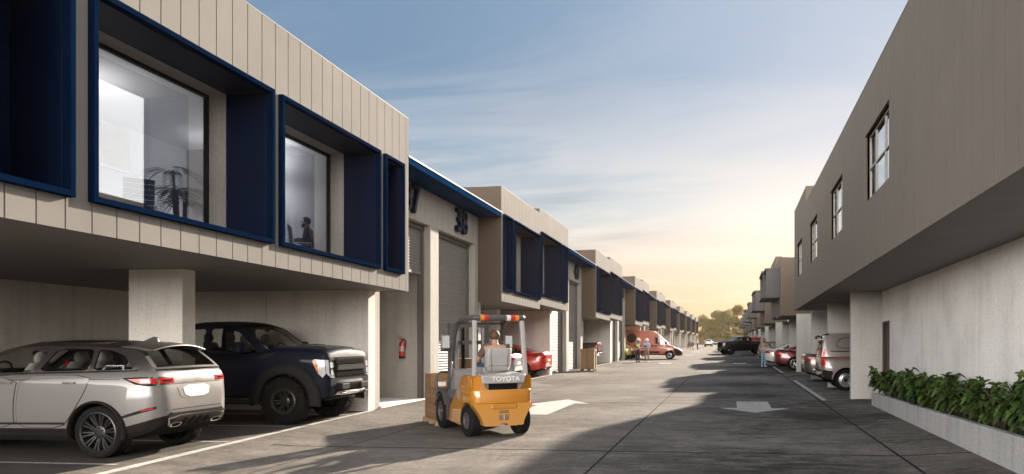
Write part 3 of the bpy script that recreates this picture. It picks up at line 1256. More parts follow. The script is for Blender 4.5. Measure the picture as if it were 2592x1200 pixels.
class Car:
    """car body lofted from a side profile; s runs from the rear bumper (0) to the nose (L), local x = s - ro, y to the left"""

    def __init__(self, name, label, sp, paint_m, group=None, green_m=None, cat='car'):
        self.sp = sp
        self.T = thing(name, label, cat, group=group)
        self.ro = sp['ro']
        self.pm = paint_m
        self.gm = green_m or paint_m
        self.zt, self.zl, self.hw = pchip(sp['zt']), pchip(sp['zl']), pchip(sp['hw'])
        self.body()
        if 'gh' in sp:
            self.greenhouse()
        self.bvh_refresh()

    def x(self, s):
        return s - self.ro

    def body(self):
        sp = self.sp
        L = sp['L']
        st = sorted(set([0, .008, .02, .04, .07, .11, .16] + [round(.16 + (L - .32) * i / 44, 4) for i in range(45)] + [L - .11, L - .07, L - .04, L - .02, L - .008, L] + [round(p[0], 4) for p in sp['zt']]))
        SEC = sp.get('sec', [(.0, 0), (.55, 0), (.80, .0), (.915, .02), (.97, .09), (.99, .20), (1, .36), (1, .52), (.992, .66), (.978, .78), (.958, .88), (.925, .95), (.87, .985), (.74, 1.0), (.40, 1.0), (0, 1.0)])
        crown = sp.get('crown', .025)
        rows = []
        for s in st:
            zl, zt, hw = self.zl(s), self.zt(s), self.hw(s)
            half = []
            for fy, fz in SEC:
                z = zl + (zt - zl) * fz
                if fz >= .985:
                    z += crown * (1 - fy ** 2) * min(1, (zt - zl) / .5)
                half.append((hw * fy, z))
            ring_ = [(self.x(s), y, z) for y, z in half] + [(self.x(s), -y, z) for y, z in reversed(half[1:-1])]
            rows.append(ring_)
        mb = MB()
        mb.grid(rows, close_u=True)
        mb.add(rows[0], [tuple(range(len(rows[0])))])
        mb.add(rows[-1], [tuple(reversed(range(len(rows[-1]))))])
        o = mb.build('body', [self.pm, M['underbody']], self.T, weld=True)
        cuts = []
        for ax in (0, sp['wb']):
            for sd in (1, -1):
                c = MB()
                y0 = sd * (sp['W'] / 2 - sp.get('arch_d', .30))
                c.cyl((ax, y0, sp['tr']), (ax, sd * 1.6, sp['tr']), sp['ar'], n=40, smooth=False)
                cuts.append(c)
        if 'bed' in sp:
            a, b, w, z = sp['bed']
            c = MB(); c.box(self.x(a), self.x(b), -w, w, z, 3); cuts.append(c)
        tmp = []
        for c in cuts:
            q = c.build('tmpcut', M['underbody'])
            tmp.append(q)
            md = o.modifiers.new('b', 'BOOLEAN')
            md.object = q
            md.operation = 'DIFFERENCE'
            md.solver = 'EXACT'
        dg = bpy.context.evaluated_depsgraph_get()
        dg.update()
        me = bpy.data.meshes.new_from_object(o.evaluated_get(dg))
        o.modifiers.clear()
        old = o.data
        o.data = me
        me.name = 'body'
        bpy.data.meshes.remove(old)
        for q in tmp:
            m_ = q.data
            bpy.data.objects.remove(q)
            bpy.data.meshes.remove(m_)
        me.materials.clear()
        me.materials.append(self.pm)
        me.materials.append(M['underbody'])
        me.materials.append(M['grey_plastic'])
        for p in me.polygons:
            c = p.center
            p.material_index = 0
            for ax in (0, sp['wb']):
                if (c.x - ax) ** 2 + (c.z - sp['tr']) ** 2 < (sp['ar'] * .9985) ** 2 and abs(c.y) > .3:
                    p.material_index = 1
            if c.z < sp.get('dark_below', 0) and p.normal.z < -.5:
                p.material_index = 1
            if p.material_index == 0 and 'clad' in sp:
                s_ = c.x + self.ro
                fz = (c.z - self.zl(s_)) / max(.01, self.zt(s_) - self.zl(s_))
                if fz < sp['clad'] or (s_ < .45 and fz < sp['clad'] + .05):
                    p.material_index = 2
            p.use_smooth = True
        me.set_sharp_from_angle(angle=radians(32))
        self.b = o

    def gy(self, s, z):
        """half width of the glasshouse"""
        g = self.sp['gh']
        zb = self.zt(s)
        t = max(0, min(1.15, (z - zb) / (g['H'] - zb)))
        tb = g.get('taper')
        k = pchip(tb)(s) if tb else 1
        return (g['wb'] + (g['wr'] - g['wb']) * (t ** 1.25)) * k

    def greenhouse(self):
        g = self.sp['gh']
        roof = pchip(g['edge'])           # roof edge height over s, from the rear base to the windscreen base
        s0, s1 = g['edge'][0][0], g['edge'][-1][0]
        sb, sw = g['sb'], g['sw']         # top of rear glass, top of windscreen
        n = 46
        ss = [s0 + (s1 - s0) * i / n for i in range(n + 1)]
        outline = [(s, roof(s)) for s in ss] + [(s, self.zt(s) - .02) for s in reversed(ss[::3])]
        wins = [smooth_poly(w, 2, .10) for w in g['wins']]
        mb = MB()
        for sd in (1, -1):
            V, F = triangulate(outline, wins, .10)
            P = [(self.x(s), sd * self.gy(s, z), z) for s, z in V]
            P2 = [(x, y - sd * .03, z) for x, y, z in P]
            vs, fs = skirt(P, F, P2)
            mb.add(vs, fs, 0, True)
        crown = g.get('crown', .06)

        def row(s, inset=0.0, dz=0.0, k=1.0):
            y = (self.gy(s, roof(s)) - inset) * k
            bul = g.get('bulge', .07) * (1 if s > (s0 + s1) / 2 else -1)
            w = min(1, max(0, (s - sw) / (s1 - sw))) if s > sw else min(1, max(0, (sb - s) / (sb - s0)))
            w = min(1.0, w * 3)
            hz = crown * (1 - w) + .012
            return [(self.x(s) + bul * w * (1 - u * u) * .8, y * u, roof(s) + dz + hz * (1 - u * u)) for u in [-1 + 2 * i / 12 for i in range(13)]]

        rs = [sb + (sw - sb) * i / 20 for i in range(21)]
        mb.grid([row(s) for s in rs], smooth=True)
        # headers and pillars round the front and rear glass
        def frame(a, b, wd):
            q = [a + (b - a) * i / 10 for i in range(11)]
            for sd in (-1, 1):
                mb.grid([[Vector(row(s)[6 + 6 * sd]), Vector(row(s)[6 + 6 * sd]).lerp(Vector(row(s)[6]), wd / max(.2, self.gy(s, roof(s))))] for s in q], smooth=True)
            mb.grid([row(a + (b - a) * i / 6 * .13) for i in range(7)], smooth=True)
        frame(sw, s1, .075)
        if g.get('rearglass', True):
            frame(sb, s0, .075)
            mb.grid([row(s0 + (sb - s0) * .10 * i / 3) for i in range(4)], smooth=True)
        else:
            mb.grid([row(s0 + (sb - s0) * i / 10) for i in range(11)], smooth=True)
        o = mb.build('cabin', self.gm, self.T, weld=True)
        o.data.set_sharp_from_angle(angle=radians(38))
        self.g = o
        dark = g.get('dark', [])
        for i, w in enumerate(wins):
            for sd in (1, -1):
                V, F = triangulate(w, (), .12)
                mw = MB()
                mw.add([(self.x(s), sd * (self.gy(s, z) - .008), z) for s, z in V], F, 0, True)
                mw.build('window', M['carglass_d'] if i in dark else M['carglass'], self.T)
        mw = MB()
        mw.grid([[(p[0], p[1] * .97, p[2] - .006) for p in row(sw + (s1 - sw) * (.10 + .9 * i / 8))] for i in range(9)])
        mw.build('windscreen', M['carglass'], self.T)
        if g.get('rearglass', True):
            mw = MB()
            mw.grid([[(p[0], p[1] * .97, p[2] - .006) for p in row(sb + (s0 - sb) * (.10 + .86 * i / 8))] for i in range(9)])
            mw.build('rear_window', M['carglass_d'] if g.get('dark_rear') else M['carglass'], self.T)
        # dark cabin floor at belt height, seats, dashboard, wheel
        mb = MB()
        q = [s0 + .06 + (s1 - s0 - .16) * i / 14 for i in range(15)]
        mb.grid([[(self.x(s), (self.gy(s, self.zt(s)) - .05) * u, self.zt(s) + self.sp.get('crown', .025) + .012) for u in (-1, -.5, 0, .5, 1)] for s in q], smooth=False)
        mb.build('cabin_floor', M['seat'], self.T)
        sm = M[g.get('seat_m', 'seat')]
        for s in g.get('seats', []):
            zb = self.zt(s)
            for y in (-.36, .36):
                mb = MB()
                top = g.get('seat_top', .30)
                prof = [(0, -.12), (.01, .02), (.05, top * .62), (.08, top * .70)]
                rows = []
                for dx, dz in prof:
                    w = .22 if dz < top * .5 else .17
                    rows.append([(self.x(s) - dx, y - w, zb + dz), (self.x(s) - dx + .05, y - w * .7, zb + dz), (self.x(s) - dx + .05, y + w * .7, zb + dz), (self.x(s) - dx, y + w, zb + dz), (self.x(s) - dx - .08, y + w * .8, zb + dz), (self.x(s) - dx - .08, y - w * .8, zb + dz)])
                mb.grid(rows, close_u=True)
                mb.ball((self.x(s) - .11, y, zb + top), .10, scale=(.62, 1.35, 1.15))
                mb.build('seat', sm, self.T)
        if g.get('dash', True):
            mb = MB()
            s = s1 - .30
            mb.tube([(self.x(s), u * .6, self.zt(s) + .02) for u in (-1, -.5, 0, .5, 1)], .09, 8)
            a = [2 * pi * i / 16 for i in range(16)]
            yy = g.get('wheel_y', .36)
            mb.tube([(self.x(s) - .14 - .07 * sin(t), yy + .18 * cos(t), self.zt(s) + .06 + .16 * sin(t)) for t in a], .016, 6, closed=True)
            mb.ball((self.x(sw + .12), 0, roof(sw) - .06), .05, scale=(.4, 2.0, .8))
            mb.build('dashboard', M['plastic'], self.T)

    def bvh_refresh(self):
        vs, fs = [], []
        for o in [self.b] + ([self.g] if hasattr(self, 'g') else []):
            k = len(vs)
            vs += [v.co.copy() for v in o.data.vertices]
            fs += [[i + k for i in p.vertices] for p in o.data.polygons]
        self.bvh = BVHTree.FromPolygons(vs, fs)

    def hit(self, view, p):
        a, b = p
        if view in ('left', 'right'):
            sd = 1 if view == 'left' else -1
            r = self.bvh.ray_cast(Vector((self.x(a), sd * 3, b)), Vector((0, -sd, 0)))
        elif view == 'rear':
            r = self.bvh.ray_cast(Vector((-6, a, b)), Vector((1, 0, 0)))
        elif view == 'front':
            r = self.bvh.ray_cast(Vector((9, a, b)), Vector((-1, 0, 0)))
        else:
            r = self.bvh.ray_cast(Vector((self.x(a), b, 4)), Vector((0, 0, -1)))
        return r

    def decal(self, name, view, poly, m, off=.006, parent=None, grid=.07, rnd=1, inner=None):
        """a raised panel, lens or trim piece that follows the body surface"""
        if rnd:
            poly = smooth_poly(poly, rnd)
        V, F = triangulate(poly, (), grid)
        P, Q = [], []
        dirs = {'left': Vector((0, 1, 0)), 'right': Vector((0, -1, 0)), 'rear': Vector((-1, 0, 0)), 'front': Vector((1, 0, 0)), 'top': Vector((0, 0, 1))}
        d = dirs[view]
        last = None
        ok = []
        for p in V:
            r = self.hit(view, p)
            ok.append(r[0] is not None)
            q = r[0] if r[0] is not None else Vector((0, 0, 0))
            P.append(tuple(q + d * off))
            Q.append(tuple(q - d * .004))
        F = [f for f in F if all(ok[i] for i in f)]
        vs, fs = skirt(P, F, Q)
        mb = MB()
        mb.add(vs, fs, 0, True)
        o = mb.build(name, m, parent or self.T)
        o.data.set_sharp_from_angle(angle=radians(40))
        return o

    def both(self, name, poly, m, off=.006, parents=None, **kw):
        return [self.decal(name, v, poly, m, off, parents[i] if parents else None, **kw) for i, v in enumerate(('left', 'right'))]

    def door(self, poly, handle=None, hm=None, gap=.010, off=.007):
        c = Vector((sum(p[0] for p in poly) / len(poly), sum(p[1] for p in poly) / len(poly)))
        big = [tuple(c + (Vector(p) - c) * (1 + gap / max(.2, (Vector(p) - c).length))) for p in poly]
        for v in ('left', 'right'):
            self.decal('door_seal', v, big, M['underbody'], .0025, rnd=1, grid=.10)
            D = self.decal('door', v, poly, self.pm, off, rnd=1, grid=.10)
            if handle:
                s, z = handle
                r = self.hit(v, (s, z))
                if r[0] is None: continue
                sd = 1 if v == 'left' else -1
                y = r[0].y + sd * .025
                mb = MB()
                mb.tube([(self.x(s - .10), y - sd * .02, z), (self.x(s - .08), y, z), (self.x(s + .08), y, z), (self.x(s + .10), y - sd * .02, z)], .013, 6)
                mb.build('handle', hm or self.pm, D)

    def wheels(self, style='alloy', rim_m=None, tread=False, steer=0):
        sp = self.sp
        rim_m = rim_m or M['rim_silver']
        for ax in (0, sp['wb']):
            for sd in (1, -1):
                W = bpy.data.objects.new('wheel', None)
                W.empty_display_size = .1
                COL.objects.link(W)
                W.parent = self.T
                W.location = (ax, sd * (sp['W'] / 2 - sp['tw'] / 2 - sp.get('wi', .02)), sp['tr'])
                W.rotation_euler = (0, radians(17 * (ax > 0) + 8 * sd), (0 if sd > 0 else pi) + (steer if ax > 0 else 0))
                tyre_mesh(sp['tr'], sp['tw'], sp['rr'], tread, W)
                rim_mesh(sp['rr'], sp['tw'], style, rim_m, W)

    def mirrors(self, s, z, m, big=False):
        for sd in (1, -1):
            y = self.hw(s) * .96
            k = 1.3 if big else 1
            mb = MB()
            mb.tube([(self.x(s), sd * (y - .08), z - .03), (self.x(s) - .02, sd * (y + .09 * k), z)], .025 * k, 8)
            pts = [(-.05, -.07), (.07, -.06), (.09, 0), (.06, .07), (-.05, .08)]
            rows = []
            for t, sc in ((.04, .6), (.07, .95), (.14, 1.0), (.21, .95), (.24, .6)):
                rows.append([(self.x(s) + px * k * sc, sd * (y + t * k), z + .03 + pz * k * sc * 1.15) for px, pz in pts])
            mb.grid(rows, close_u=True)
            mb.add(rows[0], [tuple(range(5))]); mb.add(rows[-1], [tuple(range(5))])
            Mi = mb.build('mirror', m, self.T)

    def place(self, X, Y, heading, front_axle=False):
        """heading: direction of the nose, degrees from +X anticlockwise; (X, Y) under the rear (or front) axle centre"""
        h = radians(heading)
        if front_axle:
            X -= self.sp['wb'] * cos(h); Y -= self.sp['wb'] * sin(h)
        wb = self.sp['wb']
        zr = gz(X, Y)
        zf = gz(X + wb * cos(h), Y + wb * sin(h))
        pitch = -atan2(zf - zr, wb)
        roll = atan2(SLOPE * cos(h), 1)
        self.T.location = (X, Y, zr)
        self.T.rotation_euler = (roll, pitch, h)
        return self


def tyre_mesh(R, w, rr, tread, parent):
    mb = MB()
    h = w / 2
    if tread:
        prof = [(rr, -h * .86), (rr + .02, -h * .98), (rr + (R - rr) * .45, -h * 1.06), (R - .045, -h * .98), (R - .02, -h * .86), (R - .016, -h * .4), (R - .016, h * .4), (R - .02, h * .86), (R - .045, h * .98), (rr + (R - rr) * .45, h * 1.06), (rr + .02, h * .98), (rr, h * .86)]
    else:
        prof = [(rr, -h * .9), (rr + .012, -h * .98), (rr + (R - rr) * .5, -h * 1.04), (R - .022, -h * .97), (R - .006, -h * .84)]
        k = 4
        for i in range(k + 1):
            a = -h * .78 + 2 * h * .78 * i / k
            g = h * .05
            if i:
                prof += [(R, a - g * 1.0)] if i < k else [(R - .001, a)]
            else:
                prof += [(R - .001, a)]
            if 0 < i < k:
                prof += [(R - .011, a - g * .8), (R - .011, a + g * .8), (R, a + g)]
        prof += [(R - .006, h * .84), (R - .022, h * .97), (rr + (R - rr) * .5, h * 1.04), (rr + .012, h * .98), (rr, h * .9)]
    mb.lathe(prof, 56)
    if tread:
        n = 40
        for i in range(n):
            t = 2 * pi * i / n
            for lane, (y0, y1) in enumerate(((-h * 1.0, -h * .58), (-h * .5, -h * .04), (h * .04, h * .5), (h * .58, h * 1.0))):
                tt = t + (.5 * 2 * pi / n if lane % 2 else 0)
                xf = Matrix.Rotation(tt, 4, 'Y') @ Matrix.Translation((R - .018, 0, 0)) @ Matrix.Rotation(.28 * (-1) ** lane, 4, 'X')
                mb.box(-.01, .022, y0, y1, -.024, .024, xf=xf)
            for sd in (1, -1):          # shoulder lugs running down the sidewall
                xf = Matrix.Rotation(t, 4, 'Y') @ Matrix.Translation((R - .05, sd * h * .99, 0))
                mb.box(-.035 if i % 2 else -.015, .035, -.008, .012, -.021, .021, xf=xf)
    return mb.build('tyre', M['tyre'], parent, sharp=40)


def rim_mesh(rr, w, style, m, parent):
    h = w / 2
    mb = MB()
    face = h * .80
    mb.lathe([(rr + .004, -h * .9), (rr + .004, h * .92), (rr - .010, h * .96), (rr - .028, h * .84), (rr - .034, h * .3), (rr - .05, -h * .5), (rr - .05, -h * .9)], 48)
    dark = MB()
    dark.cyl((0, -h * .4, 0), (0, -h * .1, 0), rr - .03, n=28, smooth=False)
    dark.cyl((0, -h * .1, 0), (0, 0, 0), rr * .62, n=28, smooth=False)
    dark.build('brake_disc', M['underbody'], parent)

    def spoke(a, r0, r1, w0, w1, y0, y1, th=.03):
        xf = Matrix.Rotation(a, 4, 'Y')
        vs = []
        for r, ww, y in ((r0, w0, y0), ((r0 + r1) / 2, (w0 * .45 + w1 * .55) * .86, (y0 * .55 + y1 * .45) + .006), (r1, w1, y1)):
            vs += [(r, y - th, -ww), (r, y - .006, -ww), (r, y, -ww * .6), (r, y, ww * .6), (r, y - .006, ww), (r, y - th, ww)]
        fs = []
        for k in range(2):
            for i in range(5):
                fs.append((k * 6 + i, k * 6 + i + 1, k * 6 + 7 + i, k * 6 + 6 + i))
        fs += [(0, 5, 4, 3, 2, 1), (12, 13, 14, 15, 16, 17)]
        mb.add(vs, fs, 0, False, xf)

    if style == 'ten':
        for i in range(10):
            a = 2 * pi * i / 10
            for d in (-.105, .105):
                spoke(a + d, rr * .30, rr - .012, .013, .016, face - .028, face - .006)
        mb.lathe([(0.001, face - .02), (rr * .20, face - .016), (rr * .31, face - .026), (rr * .33, face - .06)], 28)
        for i in range(5):
            a = 2 * pi * i / 5 + .3
            mb.cyl((rr * .205 * cos(a), face - .03, rr * .205 * sin(a)), (rr * .205 * cos(a), face - .004, rr * .205 * sin(a)), .013, n=8)
    elif style == 'beadlock':
        for i in range(6):
            a = 2 * pi * i / 6
            spoke(a - .17, rr * .34, rr - .02, .016, .013, face - .05, face - .012)
            spoke(a + .17, rr * .34, rr - .02, .016, .013, face - .05, face - .012)
        mb.lathe([(rr * .26, face - .03), (rr * .40, face - .045), (rr * .42, face - .08)], 28)
        mb.lathe([(0.001, face - .012), (rr * .25, face - .012), (rr * .26, face - .05)], 24)
        mb.lathe([(rr - .055, face), (rr - .052, face + .014), (rr - .012, face + .016), (rr + .006, face + .004)], 40)
        for i in range(24):
            a = 2 * pi * i / 24
            mb.cyl((cos(a) * (rr - .032), face + .012, sin(a) * (rr - .032)), (cos(a) * (rr - .032), face + .024, sin(a) * (rr - .032)), .009, n=6, mi=1)
        for i in range(6):
            a = 2 * pi * i / 6 + .26
            mb.cyl((cos(a) * rr * .33, face - .05, sin(a) * rr * .33), (cos(a) * rr * .33, face - .02, sin(a) * rr * .33), .013, n=6, mi=1)
    elif style == 'steel':
        mb.lathe([(.001, face - .05), (rr * .26, face - .045), (rr * .32, face - .075), (rr * .40, face - .06), (rr * .62, face - .018), (rr * .86, face - .03), (rr - .015, face - .05)], 32)
        mb.lathe([(.001, face - .02), (rr * .24, face - .022), (rr * .27, face - .05)], 24, mi=1)
        for i in range(14):
            a = 2 * pi * i / 14
            mb.cyl((cos(a) * rr * .76, face - .04, sin(a) * rr * .76), (cos(a) * rr * .76, face - .018, sin(a) * rr * .76), .017, n=8, mi=1)
    else:
        for i in range(5):
            a = 2 * pi * i / 5
            spoke(a - .13, rr * .25, rr - .012, .020, .017, face - .03, face - .004)
            spoke(a + .13, rr * .25, rr - .012, .020, .017, face - .03, face - .004)
        mb.lathe([(.001, face - .012), (rr * .2, face - .014), (rr * .30, face - .03), (rr * .31, face - .06)], 24)
    return mb.build('rim', [m, M['chrome'] if style == 'beadlock' else M['underbody']], parent, sharp=35)


# ---- body shapes -------------------------------------------------------------
SUV = dict(L=4.66, W=1.82, ro=.89, wb=2.87, tr=.365, tw=.27, rr=.285, ar=.425, arch_d=.34,
           zt=[(0, .70), (.015, .90), (.05, 1.10), (.10, 1.20), (.18, 1.232), (.40, 1.235), (1.4, 1.212), (2.45, 1.18), (3.2, 1.11), (3.5, 1.06), (4.15, .96), (4.5, .82), (4.62, .70), (4.66, .58)],
           zl=[(0, .62), (.02, .50), (.10, .40), (.30, .31), (.55, .24), (.9, .22), (4.0, .22), (4.5, .25), (4.62, .34), (4.66, .48)],
           hw=[(0, .56), (.02, .64), (.06, .725), (.14, .805), (.30, .865), (.60, .902), (1.0, .912), (1.5, .905), (3.3, .905), (3.9, .90), (4.3, .83), (4.6, .68), (4.66, .50)],
           dark_below=.5, clad=.20,
           gh=dict(H=1.60, wb=.815, wr=.57, taper=[(.1, .86), (.45, .95), (.9, 1), (2.6, 1), (3.4, .93)],
                   edge=[(.14, 1.243), (.30, 1.40), (.42, 1.495), (.66, 1.532), (1.09, 1.562), (1.75, 1.575), (2.3, 1.562), (2.62, 1.50), (3.0, 1.30), (3.38, 1.09)],
                   sb=.42, sw=2.55, crown=.075, bulge=.10, seats=[1.32, 2.35], seat_top=.20, seat_m='seat_l', wheel_y=.36, dark_rear=True,
                   wins=[[(1.00, 1.232), (1.05, 1.522), (.84, 1.512), (.62, 1.44), (.44, 1.27), (.43, 1.245)],
                         [(1.86, 1.215), (1.71, 1.54), (1.13, 1.532), (1.06, 1.235)],
                         [(1.98, 1.205), (1.82, 1.543), (2.34, 1.53), (2.60, 1.455), (3.12, 1.17)]]))

SEDAN = dict(L=4.75, W=1.84, ro=1.02, wb=2.78, tr=.335, tw=.23, rr=.235, ar=.385,
             zt=[(0, .62), (.015, .82), (.04, .98), (.08, 1.04), (.25, 1.06), (.9, 1.03), (1.6, .97), (2.6, .94), (3.2, .94), (3.5, .92), (4.2, .80), (4.6, .66), (4.75, .52)],
             zl=[(0, .50), (.03, .38), (.2, .29), (.5, .22), (1, .20), (4.2, .20), (4.65, .24), (4.75, .42)],
             hw=[(0, .55), (.02, .65), (.07, .74), (.18, .83), (.45, .89), (1.0, .92), (3.7, .915), (4.2, .84), (4.55, .68), (4.75, .45)],
             dark_below=.4,
             gh=dict(H=1.44, wb=.80, wr=.56, taper=[(.5, .84), (1.0, .94), (1.5, 1), (2.8, 1), (3.55, .92)],
                     edge=[(.55, 1.055), (.95, 1.20), (1.35, 1.335), (1.8, 1.395), (2.3, 1.40), (2.65, 1.36), (3.05, 1.17), (3.5, .93)],
                     sb=1.38, sw=2.62, crown=.05, bulge=.08, seats=[1.55, 2.45], seat_top=.26,
                     wins=[[(.98, 1.07), (1.42, 1.30), (1.75, 1.345), (2.06, 1.355), (2.06, 1.00)], [(2.13, 1.00), (2.13, 1.355), (2.55, 1.335), (2.9, 1.19), (3.22, .98)]]))

HATCH = dict(L=4.15, W=1.76, ro=.72, wb=2.58, tr=.32, tw=.21, rr=.215, ar=.37,
             zt=[(0, .62), (.015, .80), (.05, .95), (.10, 1.04), (.3, 1.05), (1.2, 1.0), (2.3, .97), (2.9, .96), (3.2, .93), (3.8, .80), (4.05, .66), (4.15, .52)],
             zl=[(0, .48), (.03, .36), (.2, .27), (.5, .2), (3.6, .2), (4.05, .25), (4.15, .42)],
             hw=[(0, .58), (.02, .68), (.07, .76), (.18, .82), (.5, .87), (1, .88), (3.2, .88), (3.7, .80), (4.0, .65), (4.15, .45)],
             dark_below=.4,
             gh=dict(H=1.48, wb=.78, wr=.55, taper=[(.1, .88), (.5, .96), (1, 1), (2.3, 1), (3.2, .92)],
                     edge=[(.12, 1.05), (.28, 1.22), (.48, 1.37), (.9, 1.42), (1.5, 1.44), (2.0, 1.41), (2.4, 1.27), (3.15, .94)],
                     sb=.48, sw=2.0, crown=.05, bulge=.08, seats=[1.0, 1.9], seat_top=.26, dark_rear=True,
                     wins=[[(.5, 1.08), (.62, 1.26), (.8, 1.36), (1.45, 1.385), (1.45, 1.03)], [(1.52, 1.03), (1.52, 1.385), (1.95, 1.365), (2.3, 1.22), (2.75, 1.0)]]))

PICKUP = dict(L=5.74, W=2.02, ro=1.18, wb=3.68, tr=.46, tw=.33, rr=.255, ar=.545, arch_d=.42, wi=-.02,
              zt=[(0, .95), (.01, 1.30), (.04, 1.40), (.12, 1.42), (2.3, 1.42), (2.45, 1.41), (3.4, 1.40), (3.75, 1.37), (4.0, 1.34), (4.35, 1.44), (4.55, 1.475), (5.2, 1.465), (5.5, 1.445), (5.63, 1.415), (5.70, 1.34), (5.725, 1.1), (5.74, .86)],
              zl=[(0, .80), (.02, .70), (.10, .62), (.5, .56), (1, .52), (4.2, .50), (5.2, .50), (5.5, .48), (5.68, .52), (5.725, .60), (5.74, .70)],
              hw=[(0, .87), (.03, .93), (.1, .95), (.6, .96), (2.5, .96), (4.0, .955), (5.0, .95), (5.3, .945), (5.53, .92), (5.66, .88), (5.74, .80)],
              sec=[(.0, 0), (.55, 0), (.85, .0), (.95, .03), (.985, .12), (.995, .25), (.995, .38), (.99, .52), (1, .60), (.998, .72), (.985, .84), (.965, .93), (.93, .98), (.86, 1.0), (.45, 1.0), (0, 1.0)],
              crown=.075, dark_below=.6, bed=(.07, 2.22, .80, .88),
              gh=dict(H=2.02, wb=.87, wr=.665, taper=[(2.3, .985), (2.8, 1), (3.8, 1), (4.45, .97)],
                      edge=[(2.33, 1.42), (2.42, 1.75), (2.52, 1.93), (2.75, 1.965), (3.2, 1.975), (3.65, 1.955), (3.86, 1.90), (4.12, 1.70), (4.46, 1.455)],
                      sb=2.52, sw=3.80, crown=.06, bulge=.08, seats=[2.95, 3.75], seat_top=.30, wheel_y=.42,
                      wins=[[(2.62, 1.455), (2.66, 1.86), (3.06, 1.88), (3.06, 1.45)], [(3.17, 1.445), (3.17, 1.885), (3.60, 1.875), (3.80, 1.80), (4.19, 1.47), (4.19, 1.40), (3.96, 1.375), (3.75, 1.44)]]))

VAN = dict(L=4.40, W=1.86, ro=.78, wb=2.78, tr=.33, tw=.21, rr=.215, ar=.40, arch_d=.26,
           zt=[(0, .95), (.01, 1.05), (.03, 1.10), (.4, 1.10), (2.4, 1.08), (3.2, 1.06), (3.5, 1.03), (4.0, .90), (4.3, .74), (4.4, .58)],
           zl=[(0, .50), (.03, .42), (.1, .36), (.4, .28), (.8, .24), (3.9, .24), (4.3, .28), (4.4, .45)],
           hw=[(0, .74), (.02, .80), (.06, .855), (.15, .90), (.4, .925), (3.2, .925), (3.8, .87), (4.2, .72), (4.4, .5)],
           dark_below=.5,
           gh=dict(H=1.80, wb=.905, wr=.77, taper=[(.0, .95), (.2, .99), (.5, 1), (2.6, 1), (3.5, .93)],
                   edge=[(.035, 1.11), (.06, 1.35), (.10, 1.62), (.18, 1.74), (.40, 1.78), (1.5, 1.80), (2.3, 1.77), (2.65, 1.64), (3.0, 1.40), (3.48, 1.04)],
                   sb=.18, sw=2.4, crown=.05, bulge=.06, rearglass=False, seats=[2.3], seat_top=.35,
                   wins=[[(2.12, 1.14), (2.12, 1.66), (2.45, 1.64), (2.72, 1.50), (3.18, 1.12)]]))

BIGVAN = dict(L=5.45, W=2.05, ro=.98, wb=3.45, tr=.345, tw=.23, rr=.215, ar=.43, arch_d=.28,
              zt=[(0, 1.0), (.01, 1.15), (.03, 1.22), (.4, 1.22), (3.2, 1.20), (4.0, 1.18), (4.4, 1.18), (4.9, 1.02), (5.25, .86), (5.4, .70), (5.45, .58)],
              zl=[(0, .52), (.03, .46), (.2, .40), (.6, .36), (4.8, .34), (5.2, .30), (5.4, .34), (5.45, .46)],
              hw=[(0, .86), (.02, .92), (.08, .985), (.3, 1.01), (4.2, 1.015), (4.8, .96), (5.2, .80), (5.45, .58)],
              dark_below=.5,
              gh=dict(H=2.38, wb=1.0, wr=.86, taper=[(.0, .97), (.3, 1), (3.6, 1), (4.5, .92)],
                      edge=[(.035, 1.23), (.05, 1.8), (.09, 2.22), (.18, 2.33), (.5, 2.36), (2.5, 2.37), (3.0, 2.34), (3.35, 2.18), (3.8, 1.80), (4.48, 1.18)],
                      sb=.18, sw=3.05, crown=.05, bulge=.08, rearglass=False, seats=[3.35], seat_top=.5,
                      wins=[[(3.18, 1.30), (3.16, 1.86), (3.50, 1.86), (3.72, 1.68), (4.18, 1.28)]]))
def arch_flare(car, ax, r0, r1, y0, out, m, a0=-12, a1=192, name='wheel_arch', sides=(1, -1)):
    for sd in sides:
        rows = []
        for i in range(33):
            t = radians(a0 + (a1 - a0) * i / 32)
            sec = []
            for r, y in ((r0, y0 - .05), (r0, y0 + out), ((r0 * .75 + r1 * .25), y0 + out + .008), ((r0 * .3 + r1 * .7), y0 + out * .85), (r1, y0 + out * .35), (r1 + .004, y0 - .03)):
                sec.append((ax + r * cos(t), sd * y, car.sp['tr'] + r * sin(t)))
            rows.append(sec)
        mb = MB()
        mb.grid(rows)
        mb.build(name, m, car.T)


def front_simple(c, lamp, grille, m_lamp=None):
    for sd in (1, -1):
        c.decal('headlight', 'front', [(sd * y, z) for y, z in lamp], m_lamp or M['clearlens'], .006)
    c.decal('grille', 'front', grille, M['plastic'], .006)


def rear_simple(c, lamp_rear, lamp_side, plate, bumper=None, bm=None, off=.006):
    for i, sd in enumerate((1, -1)):
        if lamp_rear:
            c.decal('tail_light', 'rear', [(sd * y, z) for y, z in lamp_rear], M['redlens'], off, grid=.05)
        if lamp_side:
            c.decal('tail_light', ('left', 'right')[i], lamp_side, M['redlens'], off, grid=.05)
    if plate:
        y, z0, z1 = plate
        c.decal('number_plate', 'rear', [(-y, z0), (y, z0), (y, z1), (-y, z1)], M['plate'], .012, rnd=0)
    if bumper:
        c.decal('bumper', 'rear', bumper, bm or M['plastic'], .012)


